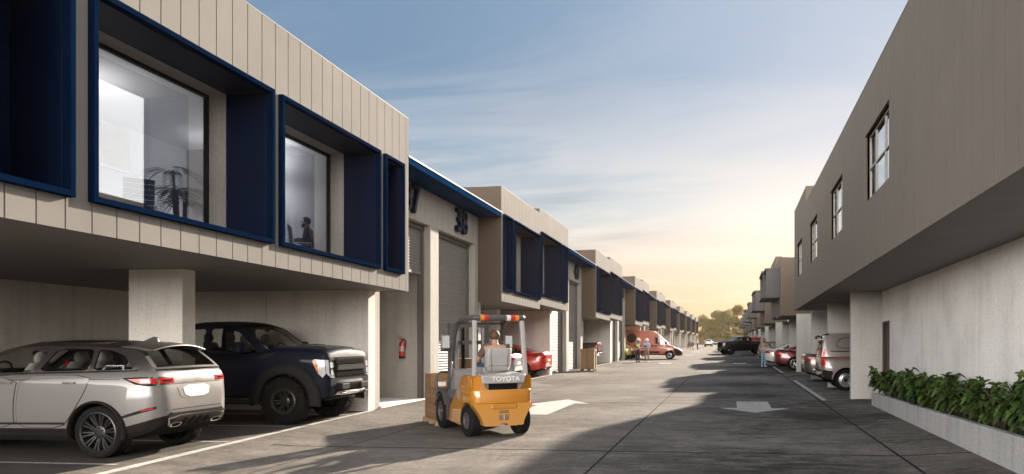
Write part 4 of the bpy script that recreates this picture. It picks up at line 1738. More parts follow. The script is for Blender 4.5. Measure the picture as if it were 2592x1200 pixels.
# ------------------------------------------------------------------ big pale SUV at the left, seen from behind
def hero_suv():
    c = Car('parked_car', 'pearl white SUV with dark roof, backed-out nearest car beside the concrete column', SUV, P_SILVERWHITE, green_m=P_ROOF, group='cars parked in the left bays')
    c.wheels('ten', M['rim_dark'])
    rd = [(2.10, 1.150), (2.135, .72), (2.12, .43), (1.43, .43), (1.25, .64), (1.06, .95), (1.0, 1.165)]
    fd = [(2.155, 1.145), (2.19, .72), (2.175, .43), (3.12, .43), (3.28, .7), (3.28, 1.03)]
    c.door(rd, (1.32, 1.06))
    c.door(fd, (2.32, 1.05))
    c.both('trim_strip', [(1.39, .505), (1.37, .475), (3.36, .46), (3.36, .485)], M['plastic'], .016, rnd=0, grid=.1)
    c.both('belt_trim', [(.36, 1.238), (.36, 1.222), (2.0, 1.185), (3.2, 1.10), (3.2, 1.118), (2.0, 1.20)], M['underbody'], .006, rnd=0, grid=.12)
    c.both('shoulder_line', [(.55, 1.112), (.55, 1.106), (2.4, 1.09), (3.4, 1.02), (3.4, 1.027), (2.4, 1.097)], M['underbody'], .0015, rnd=0, grid=.15)
    arch_flare(c, 0, .415, .447, .915, .022, M['grey_plastic'])
    arch_flare(c, SUV['wb'], .415, .447, .905, .022, M['grey_plastic'])
    # tail lamps: a dark band across the tailgate with red lamps at its ends
    c.both('lamp_surround', [(.52, 1.128), (.30, 1.142), (.03, 1.14), (.035, 1.02), (.16, 1.012), (.33, 1.04)], M['plastic'], .004, grid=.05, rnd=0)
    c.both('tail_light', [(.44, 1.112), (.22, 1.122), (.055, 1.122), (.055, 1.052), (.24, 1.045)], M['redlens'], .011, grid=.04, rnd=0)
    c.both('tail_light', [(.27, 1.104), (.16, 1.11), (.14, 1.065), (.24, 1.062)], M['clearlens'], .014, grid=.04, rnd=0)
    c.decal('lamp_surround', 'rear', [(-.70, 1.14), (.70, 1.14), (.70, 1.03), (-.70, 1.03)], M['rim_dark'], .006, rnd=0, grid=.08)
    for sd in (1, -1):
        c.decal('tail_light', 'rear', [(sd * .46, 1.122), (sd * .70, 1.126), (sd * .70, 1.048), (sd * .46, 1.052)], M['redlens'], .012, rnd=0, grid=.05)
        c.decal('tail_light', 'rear', [(sd * .50, 1.10), (sd * .66, 1.10), (sd * .66, 1.072), (sd * .52, 1.072)], M['underbody'], .014, rnd=0, grid=.05)
    # tailgate seams
    c.decal('tailgate_seam', 'rear', [(-.64, .672), (.64, .672), (.64, .664), (-.64, .664)], M['underbody'], .002, rnd=0, grid=.1)
    c.decal('number_plate', 'rear', [(-.30, 1.0), (.30, 1.0), (.25, .83), (-.25, .83)], M['plate'], .010, rnd=1)
    c.decal('plate_recess', 'rear', [(-.42, 1.025), (.42, 1.025), (.34, .80), (-.34, .80)], c.pm, .004, rnd=1)
    for sd in (1, -1):
        v = 'left' if sd > 0 else 'right'
        c.decal('reflector_surround', v, [(.50, .60), (.16, .71), (.08, .725), (.08, .695), (.15, .668), (.50, .565)], M['plastic'], .008, rnd=0, grid=.05)
        c.decal('reflector', v, [(.24, .678), (.10, .713), (.10, .694), (.24, .660)], M['redlens'], .013, rnd=0, grid=.04)
    c.decal('diffuser_frame', 'rear', [(-.63, .585), (.63, .585), (.56, .40), (-.56, .40)], M['chrome'], .016, rnd=1, grid=.07)
    c.decal('diffuser', 'rear', [(-.60, .567), (.60, .567), (.535, .395), (-.535, .395)], M['grey_plastic'], .022, rnd=1, grid=.07)
    for sd in (1, -1):
        c.decal('exhaust', 'rear', [(sd * .32, .475), (sd * .56, .48), (sd * .54, .41), (sd * .36, .405)], M['chrome'], .034, rnd=1, grid=.05)
        c.decal('exhaust', 'rear', [(sd * .345, .465), (sd * .535, .468), (sd * .52, .42), (sd * .375, .417)], M['underbody'], .038, rnd=1, grid=.05)
    for k in range(4):
        y = -.24 + .16 * k
        c.decal('diffuser_fin', 'rear', [(y - .008, .54), (y + .008, .54), (y + .035, .41), (y + .012, .405)], M['grey_plastic'], .05, rnd=0, grid=.05)
    # spoiler, aerial, glass roof
    mb = MB()
    rows = []
    for u in [-1 + 2 * i / 10 for i in range(11)]:
        y = .56 * u
        z = 1.548 + .070 * (1 - u * u)
        xr = c.x(.22 + .05 * u * u)
        rows.append([(c.x(.80), y, z + .022), (c.x(.50), y, z + .012), (xr, y, z - .028), (xr - .004, y, z - .040), (c.x(.32), y, z - .050), (c.x(.52), y, z - .05)])
    mb.grid(rows)
    mb.add(rows[0], [tuple(range(6))]); mb.add(rows[-1], [tuple(range(6))])
    mb.build('spoiler', P_ROOF, c.T, sharp=45)
    mb = MB()
    mb.prism([(c.x(.88), 1.640), (c.x(.62), 1.628), (c.x(.645), 1.705), (c.x(.70), 1.71)], -.014, .014, 'XZ')
    mb.build('aerial', P_ROOF, c.T, bevel=.008)
    c.decal('sunroof', 'top', [(1.05, -.42), (1.05, .42), (2.35, .40), (2.35, -.40)], M['carglass_d'], .008, rnd=1, grid=.1)
    mb = MB()
    mb.box(c.x(.62), c.x(3.9), -.55, .55, .24, .40)
    mb.build('underbody', M['underbody'], c.T)
    c.mirrors(3.12, 1.12, c.pm)
    c.place(-8.79, 10.88, 180)
    return c


hero_suv()


def pickup(label, group, m, load=False):
    c = Car('pickup_truck', label, PICKUP, m, group=group, cat='pickup truck')
    c.wheels('beadlock', M['rim_dark'], True)
    wb = PICKUP['wb']
    for ax in (0, wb):
        arch_flare(c, ax, .53, .735, .945, .085, M['plastic'], -8, 188)
    c.door([(3.11, 1.405), (3.11, .60), (4.16, .60), (4.235, .85), (4.245, 1.32), (3.95, 1.34), (3.7, 1.385)], (3.27, 1.22), M['plastic'])
    c.door([(3.07, 1.405), (3.07, .60), (2.42, .60), (2.38, .85), (2.38, 1.40)], (2.95, 1.24), M['plastic'])
    c.both('fender_vent', [(4.30, 1.30), (4.36, 1.27), (4.62, 1.36), (4.66, 1.395), (4.50, 1.39)], M['plastic'], .016, grid=.05)
    for sd in (1, -1):
        mb = MB()
        mb.tube([(c.x(2.45), sd * .86, .46), (c.x(2.55), sd * .97, .44), (c.x(4.12), sd * .97, .44), (c.x(4.22), sd * .86, .46)], .055, 8)
        mb.build('side_step', M['plastic'], c.T)
    # bonnet: raised black centre with slots, and front end
    c.decal('bonnet_panel', 'top', [(4.62, -.52), (5.30, -.42), (5.52, -.56), (5.55, 0), (5.52, .56), (5.30, .42), (4.62, .52)], M['plastic'], .010, rnd=0, grid=.09)
    for yy in (-.22, .22):
        c.decal('bonnet_vent', 'top', [(4.85, yy - .12), (5.02, yy - .10), (5.02, yy + .10), (4.85, yy + .12)], M['underbody'], .028, rnd=0)
    c.decal('grille', 'front', [(-.64, 1.31), (.64, 1.31), (.62, .90), (-.62, .90)], M['underbody'], .006, rnd=0)
    x0 = c.x(PICKUP['L']) + .012
    for z0, z1 in ((1.17, 1.29), (.925, 1.035)):
        mb = MB()
        n = 15
        for i in range(n):
            y = -.56 + 1.12 * i / (n - 1)
            for d in (1, -1):
                mb.tube([(x0, y - d * .04, z0), (x0, y + d * .04, (z0 + z1) / 2), (x0, y - d * .04, z1)], .0085, 4)
        mb.build('grille_mesh', M['grey_plastic'], c.T)
    mb = MB()
    mb.box(x0 - .03, x0 + .035, -.60, .60, 1.045, 1.15)
    mb.build('grille_bar', M['plastic'], c.T, bevel=.012)
    mb = MB()
    mb.box(x0 - .03, x0 + .038, -.58, .58, 1.142, 1.158)
    mb.build('grille_trim', M['rim_dark'], c.T)
    for sd in (1, -1):
        v = 'left' if sd > 0 else 'right'
        lens = [(sd * .62, 1.30), (sd * .87, 1.30), (sd * .85, 1.0), (sd * .80, .90), (sd * .64, .90)]
        c.decal('headlight', 'front', lens, M['plastic'], .008, rnd=0, grid=.05)
        c.decal('headlight', 'front', [(sd * .70, 1.215), (sd * .80, 1.215), (sd * .80, 1.10), (sd * .70, 1.10)], M['clearlens'], .016, grid=.04)
        c.decal('headlight', 'front', [(sd * .70, 1.07), (sd * .79, 1.07), (sd * .78, .955), (sd * .70, .955)], M['clearlens'], .016, grid=.04)
        c.decal('lamp_ring', 'front', [(sd * .835, 1.262), (sd * .88, 1.262), (sd * .86, 1.0), (sd * .80, .915), (sd * .70, .91), (sd * .70, .93), (sd * .79, .94), (sd * .835, 1.01)], M['clearlens'], .020, rnd=0, grid=.04)
        c.decal('headlight', v, [(5.46, 1.275), (5.65, 1.26), (5.68, 1.0), (5.62, .92), (5.54, 1.0)], M['clearlens'], .008, rnd=0, grid=.05)
        c.decal('indicator', v, [(5.43, 1.255), (5.50, 1.27), (5.56, 1.0), (5.53, 1.02)], M['amber'], .014, rnd=0, grid=.04)
        c.decal('side_marker', v, [(5.38, .90), (5.44, .91), (5.50, .80), (5.44, .79)], M['redlens'], .03, rnd=0, grid=.04)
    # steel bumper with skid plate
    mb = MB()
    rows = []
    for u in [-1 + 2 * i / 16 for i in range(17)]:
        y = .93 * u
        xb = c.x(5.78) - .30 * abs(u) ** 3
        rows.append([(xb - .16, y, .86), (xb, y, .855), (xb + .035, y, .80), (xb + .03, y, .66), (xb - .05, y, .56 + .06 * abs(u)), (xb - .25, y, .50 + .10 * abs(u))])
    mb.grid(rows, smooth=False)
    mb.build('bumper', M['plastic'], c.T, bevel=.008)
    for yy in (-.40, .40):
        mb = MB()
        mb.box(c.x(5.76), c.x(5.86), yy - .16, yy + .16, .66, .79)
        mb.build('bumper_pad', M['plastic'], c.T, bevel=.02)
    mb = MB()
    for i in range(9):
        y = -.22 + .44 * i / 8
        for d in (1, -1):
            mb.tube([(c.x(5.825), y - d * .025, .67), (c.x(5.825), y + d * .025, .73), (c.x(5.825), y - d * .025, .79)], .006, 4)
    mb.build('grille_mesh', M['grey_plastic'], c.T)
    mb = MB()
    rows = []
    for u in [-1 + 2 * i / 8 for i in range(9)]:
        y = .60 * u
        rows.append([(c.x(5.82) - .06 * u * u, y, .635), (c.x(5.83) - .06 * u * u, y, .605), (c.x(5.62), y, .50), (c.x(5.40), y, .43)])
    mb.grid(rows, smooth=False)
    mb.build('skid_plate', M['chrome'], c.T)
    for yy in (-.5, .5):
        mb = MB()
        mb.tube([(c.x(5.81), yy - .05, .60), (c.x(5.89), yy - .05, .60), (c.x(5.89), yy + .05, .60), (c.x(5.81), yy + .05, .60)], .018, 6)
        mb.build('tow_hook', M['chrome'], c.T)
    mb = MB()
    mb.box(c.x(.6), c.x(5.4), -.62, .62, .50, .66)
    mb.cyl((0, -.8, .46), (0, .8, .46), .07)
    mb.cyl((wb, -.8, .46), (wb, .8, .46), .06)
    mb.build('underbody', M['underbody'], c.T)
    for sd in (1, -1):
        mb = MB()
        mb.cyl((wb, sd * .62, .60), (wb - .02, sd * .60, 1.05), .05)
        for k in range(5):
            mb.tube([(wb + .075 * cos(2 * pi * i / 12), sd * .61 + .075 * sin(2 * pi * i / 12), .70 + .06 * k) for i in range(12)], .014, 5, closed=True)
        mb.build('shock_absorber', M['rim_silver'], c.T)
    c.both('tail_light', [(.005, 1.38), (.16, 1.38), (.16, 1.10), (.005, 1.06)], M['redlens'], .012, rnd=0, grid=.06)
    for sd in (1, -1):
        c.decal('tail_light', 'rear', [(sd * .70, 1.36), (sd * .89, 1.36), (sd * .89, 1.08), (sd * .74, 1.08)], M['redlens'], .012, rnd=0, grid=.06)
    mb = MB()
    mb.box(c.x(-.10), c.x(.05), -.92, .92, .62, .80)
    mb.build('rear_bumper', M['chrome'], c.T, bevel=.02)
    for sd in (1, -1):   # mirrors stand well off the doors
        mb = MB()
        mb.tube([(c.x(4.10), sd * .88, 1.45), (c.x(4.06), sd * 1.08, 1.44)], .04, 8)
        mb.build('mirror_arm', M['plastic'], c.T)
        mb = MB()
        mb.box(c.x(3.98), c.x(4.12), sd * 1.06, sd * 1.28, 1.40, 1.62)
        mb.build('mirror', m, c.T, bevel=.04)
    mb = MB()
    for sd in (-1, 1):
        mb.tube([(c.x(4.42), sd * .15, 1.53), (c.x(4.36), sd * .62, 1.56)], .008, 5)
    mb.build('wiper', M['plastic'], c.T)
    return c


pickup('dark blue off-road pickup parked nose out beside the white SUV', 'cars parked in the left bays', P_NAVY).place(-8.66, 15.42, 0, True)


def sedan(label, m, group, style='five', rim=None, diffuser=False, lamps=0):
    c = Car('parked_car', label, SEDAN, m, group=group)
    c.wheels(style, rim or M['rim_silver'])
    c.door([(2.09, .95), (2.10, .6), (2.08, .32), (1.42, .32), (1.28, .55), (1.18, .95)], (1.45, .84))
    c.door([(2.13, .95), (2.14, .6), (2.12, .32), (3.2, .32), (3.28, .6), (3.25, .88)], (2.35, .83))
    if lamps == 0:      # long leaf-shaped lamps that wrap round the corner
        for i, sd in enumerate((1, -1)):
            c.decal('tail_light', ('left', 'right')[i], [(.62, .92), (.40, .965), (.18, .965), (.03, .93), (.03, .86), (.20, .83), (.42, .86)], M['redlens'], .010, grid=.05)
            c.decal('tail_light', ('left', 'right')[i], [(.46, .915), (.25, .94), (.10, .92), (.22, .895)], M['clearlens'], .014, grid=.05)
            c.decal('tail_light', 'rear', [(sd * .40, .93), (sd * .80, .955), (sd * .80, .86), (sd * .50, .86)], M['redlens'], .010, grid=.05)
    else:
        for i, sd in enumerate((1, -1)):
            c.decal('tail_light', ('left', 'right')[i], [(.50, .90), (.30, .97), (.03, .96), (.03, .82), (.22, .80), (.36, .83)], M['redlens'], .010, grid=.05, rnd=0)
            c.decal('lamp_surround', ('left', 'right')[i], [(.56, .90), (.32, .985), (.02, .975), (.02, .935), (.3, .945), (.48, .885)], M['underbody'], .012, grid=.05, rnd=0)
            c.decal('tail_light', 'rear', [(sd * .42, .94), (sd * .80, .955), (sd * .80, .82), (sd * .52, .84)], M['redlens'], .010, grid=.05, rnd=0)
    c.decal('number_plate', 'rear', [(-.24, .78), (.24, .78), (.24, .67), (-.24, .67)], M['plate'], .012, rnd=0)
    c.decal('boot_seam', 'rear', [(-.70, .655), (.70, .655), (.70, .648), (-.70, .648)], M['underbody'], .002, rnd=0)
    c.decal('bumper', 'rear', [(-.62, .44), (.62, .44), (.55, .32), (-.55, .32)], M['plastic'], .010)
    for sd in (1, -1):
        c.decal('exhaust', 'rear', [(sd * .38, .40), (sd * .60, .40), (sd * .58, .34), (sd * .40, .34)], M['chrome'], .03)
    mb = MB()     # lip on the boot
    rows = []
    for u in [-1 + 2 * i / 8 for i in range(9)]:
        y = .68 * u
        rows.append([(c.x(.26), y, 1.075), (c.x(.08) + .05 * u * u, y, 1.095 - .02 * u * u), (c.x(.06) + .05 * u * u, y, 1.07 - .02 * u * u), (c.x(.12), y, 1.05)])
    mb.grid(rows)
    mb.build('spoiler', m, c.T)
    front_simple(c, [(.40, .64), (.70, .68), (.72, .58), (.45, .56)], [(-.38, .60), (.38, .60), (.34, .36), (-.34, .36)])
    c.mirrors(3.02, .99, m)
    mb = MB(); mb.box(c.x(.5), c.x(4.3), -.6, .6, .2, .34); mb.build('underbody', M['underbody'], c.T)
    return c


def hatch(label, m, group, style='five'):
    c = Car('parked_car', label, HATCH, m, group=group)
    c.wheels(style)
    c.door([(1.48, .97), (1.48, .32), (1.1, .32), (.95, .6), (.85, 1.0)], (.98, .88))
    c.door([(1.52, .97), (1.53, .32), (2.72, .32), (2.76, .6), (2.72, .92)], (1.75, .86))
    rear_simple(c, [(.42, .98), (.74, 1.0), (.74, .84), (.52, .86)], [(.42, .99), (.10, 1.0), (.03, .90), (.12, .84), (.30, .90)], (.24, .66, .76), [(-.6, .44), (.6, .44), (.55, .30), (-.55, .30)])
    front_simple(c, [(.36, .66), (.66, .72), (.68, .60), (.40, .56)], [(-.36, .56), (.36, .56), (.32, .34), (-.32, .34)])
    c.mirrors(2.68, 1.0, m)
    mb = MB(); mb.box(c.x(.4), c.x(3.8), -.6, .6, .2, .32); mb.build('underbody', M['underbody'], c.T)
    return c


def suv_far(label, m, group):
    c = Car('parked_car', label, SUV, m, group=group)
    c.wheels('five')
    for sd in (1, -1):
        c.decal('tail_light', 'rear', [(sd * .42, 1.12), (sd * .76, 1.14), (sd * .76, 1.0), (sd * .5, 1.02)], M['redlens'], .012, rnd=0)
    c.both('tail_light', [(.34, 1.13), (.05, 1.14), (.05, 1.0), (.2, 1.02)], M['redlens'], .012, rnd=0)
    c.decal('bumper', 'rear', [(-.8, .62), (.8, .62), (.7, .34), (-.7, .34)], M['grey_plastic'], .012, rnd=0)
    c.decal('number_plate', 'rear', [(-.26, .92), (.26, .92), (.26, .80), (-.26, .80)], M['plate'], .012, rnd=0)
    c.mirrors(3.12, 1.12, m)
    return c


GL = 'cars parked in the left bays'
GR = 'vehicles parked in the right bays'
P_SILVER = paint('silver_paint', (.50, .50, .50), .75, .28)
P_RED = paint('bright_red_paint', (.50, .018, .012), .1, .30)
P_DKRED = paint('dark_red_paint', (.12, .008, .008), .25, .28)
P_BROWN = paint('brown_metallic_paint', (.085, .068, .055), .5, .30)
P_GREYVAN = paint('warm_grey_paint', (.20, .175, .165), .35, .34, dust=.3)
P_ORANGE = paint('orange_red_paint', (.44, .082, .040), .0, .36)
P_LIME = paint('yellow_green_paint', (.38, .36, .07), .2, .32)
P_WHITE = paint('white_car_paint', (.62, .60, .57), .05, .32)
P_BLUEGREY = paint('blue_grey_paint', (.07, .10, .15), .4, .3)
P_GOLD = paint('bronze_grey_paint', (.16, .12, .08), .5, .3)
P_DARK = paint('black_paint', (.015, .013, .013), .2, .3)

sedan('silver sedan half hidden behind the yellow forklift', P_SILVER, GL).place(-9.25, 30.15, 180)
sedan('bright red sedan parked nose in past the forklift', P_RED, GL, diffuser=True, lamps=1).place(-9.15, 34.9, 180)
ute = pickup('dark grey pickup with its red tail light showing behind the carton pallet', GL, P_DARK)
ute.place(-9.35, 49.2, 180)
hatch('yellow-green hatchback behind the two people in hard hats', P_LIME, GL).place(-9.0, 66.2, 180)
sedan('white sedan parked beyond the yellow-green hatchback', P_WHITE, GL, lamps=1).place(-8.7, 70.6, 180)
hatch('small red car tucked in a far left bay', P_RED, GL).place(-9.5, 142, 180)
sedan('blue grey sedan parked behind the worker with the pallet jack', P_BLUEGREY, GL).place(-8.4, 158, 200)


def van_small():
    c = Car('parked_van', 'warm grey small van backed in behind the first right pier', VAN, P_GREYVAN, group=GR, cat='van')
    c.wheels('steel', M['rim_silver'])
    # rear doors with tall red lamps, dark lower bumper, side rail and blind panel
    for i, sd in enumerate((1, -1)):
        v = ('left', 'right')[i]
        c.decal('tail_light', v, [(.035, 1.32), (.17, 1.33), (.17, .80), (.035, .78)], M['redlens'], .012, rnd=0, grid=.05)
        c.decal('tail_light', 'rear', [(sd * .80, 1.32), (sd * .90, 1.32), (sd * .90, .80), (sd * .80, .80)], M['redlens'], .012, rnd=0, grid=.05)
        c.decal('side_panel', v, [(.50, 1.36), (.48, 1.50), (.62, 1.68), (1.1, 1.70), (1.62, 1.70), (1.66, 1.52), (1.62, 1.34), (.9, 1.33)], M['underbody'], .003, rnd=2, grid=.09)
        c.decal('side_panel', v, [(.525, 1.37), (.50, 1.50), (.635, 1.66), (1.1, 1.678), (1.60, 1.68), (1.635, 1.52), (1.60, 1.36), (.9, 1.352)], c.pm, .009, rnd=2, grid=.09)
        c.decal('door_rail', v, [(.30, 1.262), (1.9, 1.262), (1.9, 1.235), (.30, 1.235)], M['underbody'], .006, rnd=0, grid=.1)
        c.decal('bumper', v, [(.01, .66), (.36, .62), (.40, .44), (.40, .36), (.02, .38)], M['plastic'], .014, rnd=0, grid=.07)
        c.decal('body_crease', v, [(.20, 1.02), (.62, 1.05), (1.2, 1.02), (1.2, 1.012), (.62, 1.04), (.20, 1.01)], c.pm, .012, rnd=0, grid=.1)
        c.decal('door_seam', v, [(.20, 1.72), (.206, 1.72), (.206, .66), (.20, .66)], M['underbody'], .003, rnd=0, grid=.15)
    c.decal('bumper', 'rear', [(-.90, .66), (.90, .66), (.88, .36), (-.88, .36)], M['plastic'], .016, rnd=0, grid=.1)
    mb = MB()
    mb.box(c.x(-.13), c.x(.04), -.84, .84, .50, .62)
    mb.build('rear_step', c.pm, c.T, bevel=.03)
    c.decal('door_seam', 'rear', [(-.005, 1.74), (.005, 1.74), (.005, .68), (-.005, .68)], M['underbody'], .003, rnd=0, grid=.2)
    for y0, y1 in ((-.72, -.08), (.08, .72)):
        c.decal('rear_window', 'rear', [(y0, 1.25), (y0, 1.60), (y1, 1.60), (y1, 1.25)], M['carglass_d'], .006, grid=.1)
    c.decal('number_plate', 'rear', [(.12, .98), (.62, .98), (.62, .88), (.12, .88)], M['plate'], .012, rnd=0)
    mb = MB()
    mb.box(c.x(-.02), c.x(.06), -.10, .10, 1.69, 1.76)
    for yy in (-.86, .86):
        mb.cyl((c.x(.0), yy * .9, 1.69), (c.x(.05), yy * .9, 1.69), .05)
    mb.build('hinge', M['plastic'], c.T)
    front_simple(c, [(.42, .82), (.74, .90), (.76, .74), (.46, .70)], [(-.4, .72), (.4, .72), (.36, .44), (-.36, .44)])
    c.mirrors(3.1, 1.15, M['plastic'])
    mb = MB(); mb.box(c.x(.3), c.x(4.1), -.7, .7, .24, .42); mb.build('underbody', M['underbody'], c.T)
    return c


van_small().place(3.63, 26.72, 0)
sedan('brown sedan backed in past the warm grey van', P_BROWN, GR).place(3.74, 32.35, 0) if False else sedan('brown sedan backed in past the warm grey van', P_BROWN, GR).place(3.80, 31.75, 0)
sedan('dark red sedan backed in beyond the second right building corner', P_DKRED, GR, lamps=1).place(3.35, 43.55, 0)
sedan('silver white sedan backed in beyond the dark red one', P_WHITE, GR, lamps=1).place(3.1, 49.6, 0)
hatch('bronze hatchback with orange red lamps, last in the near right bays', P_GOLD, GR).place(2.75, 60.5, 0)
pickup('black pickup standing across the roadway with a red load in its tray', None, P_DARK).place(-.36, 87.9, 203, True)


def big_van():
    c = Car('delivery_van', 'tall orange red delivery van nosing out behind the two people', BIGVAN, P_ORANGE, cat='van')
    c.wheels('steel', M['rim_silver'])
    for i, sd in enumerate((1, -1)):
        v = ('left', 'right')[i]
        c.decal('door_seal', v, [(3.10, 2.0), (3.11, 2.0), (3.11, .42), (3.10, .42)], M['underbody'], .003, rnd=0, grid=.2)
        c.decal('door', v, [(3.14, 1.24), (3.14, .52), (3.92, .52), (4.10, .80), (4.24, 1.18)], c.pm, .008, grid=.12)
        c.decal('door_seal', v, [(1.85, 2.15), (1.86, 2.15), (1.86, .45), (1.85, .45)], M['underbody'], .003, rnd=0, grid=.2)
        c.decal('handle', v, [(2.88, 1.16), (2.98, 1.16), (2.98, .98), (2.88, .98)], M['plastic'], .02, grid=.05)
        c.decal('handle', v, [(3.22, 1.16), (3.32, 1.16), (3.32, .98), (3.22, .98)], M['plastic'], .02, grid=.05)
        c.decal('side_moulding', v, [(.95, .66), (3.55, .66), (3.55, .52), (.95, .52)], M['plastic'], .02, rnd=0, grid=.1)
        c.decal('bumper', v, [(4.72, .86), (5.05, .93), (5.40, .70), (5.40, .36), (4.95, .38)], M['plastic'], .015, rnd=0, grid=.08)
        c.decal('headlight', v, [(4.72, 1.03), (4.90, 1.03), (5.22, .86), (5.22, .80), (4.95, .88)], M['clearlens'], .015, rnd=0, grid=.06)
        c.decal('emblem', v, [(1.15 + .42 * cos(a), 1.75 + .42 * sin(a)) for a in [2 * pi * i / 20 for i in range(20)]], M['grey_plastic'], .006, rnd=0, grid=.1)
        sy = sd * 1.034
        for k, (t_, z, size) in enumerate((('express', .93, .15), ('in & out', .79, .15))):
            rot = Matrix(((-1, 0, 0, 0), (0, 0, 1, 0), (0, 1, 0, 0), (0, 0, 0, 1))) if sd > 0 else Matrix(((1, 0, 0, 0), (0, 0, -1, 0), (0, 1, 0, 0), (0, 0, 0, 1)))
            text_obj(t_, size, .003, 'lettering', M['white'], c.T, Matrix.Translation((c.x(2.45), sy, z)) @ rot)
    c.decal('bumper', 'front', [(-.85, .80), (.85, .80), (.80, .36), (-.80, .36)], M['plastic'], .015, rnd=0)
    for sd in (1, -1):
        c.decal('headlight', 'front', [(sd * .55, .92), (sd * .82, .98), (sd * .84, .84), (sd * .6, .80)], M['clearlens'], .015, rnd=0)
    c.mirrors(4.12, 1.36, M['plastic'], True)
    mb = MB(); mb.box(c.x(.3), c.x(5.0), -.8, .8, .34, .5); mb.build('underbody', M['underbody'], c.T)
    return c


big_van().place(-5.16, 67.0 + .9, 0, True)
suv_far('white SUV driving away at the end of the road', P_WHITE, None).place(-5.0, 178.5, 90)
sedan('dark sedan parked across in front of the far hedge', P_DARK, None).place(-3.6, 236, 180)
# ------------------------------------------------------------------ forklift
M['yellow'] = paint('forklift_yellow', (.44, .175, .010), .0, .38, dust=.2)
M['yellow_l'] = paint('forklift_amber', (.50, .22, .028), .0, .38, dust=.25)
M['pale'] = mat('pale_grey_enamel', (.33, .315, .31), .42, var=.06)
M['midgrey'] = mat('mid_grey_enamel', (.20, .185, .18), .5, var=.1)
M['darkgrey'] = mat('dark_grey_enamel', (.060, .057, .058), .5, var=.15)
M['carton'] = mat('carton_board', (.21, .12, .055), .85, var=.12, scale=5)
M['carton_d'] = mat('carton_tape', (.20, .115, .055), .55, var=.1)
M['paper'] = mat('paper_label', (.70, .69, .66), .7, var=.05)
M['timber'] = mat('pallet_timber', (.30, .20, .12), .85, var=.3, scale=7, stretch=(1, 8, 8))
M['redrefl'] = mat('red_reflector', (.45, .02, .015), .3, var=.1)
M['orangerefl'] = mat('orange_reflector', (.62, .22, .02), .3, var=.1)
M['whiterefl'] = mat('white_reflector', (.62, .60, .60), .3, var=.1)
M['skin'] = mat('skin', (.40, .235, .165), .55, var=.08, scale=20)
M['hairdark'] = mat('dark_hair', (.018, .013, .010), .6, var=.3, scale=60)
M['hairred'] = mat('short_brown_hair', (.085, .040, .022), .65, var=.25, scale=70)
M['mirror'] = mat('mirror_glass', (.75, .76, .78), .03, metal=1, var=0)
FW, FR_, FF = 1.55, .285, .335     # wheelbase, rear and front wheel radius


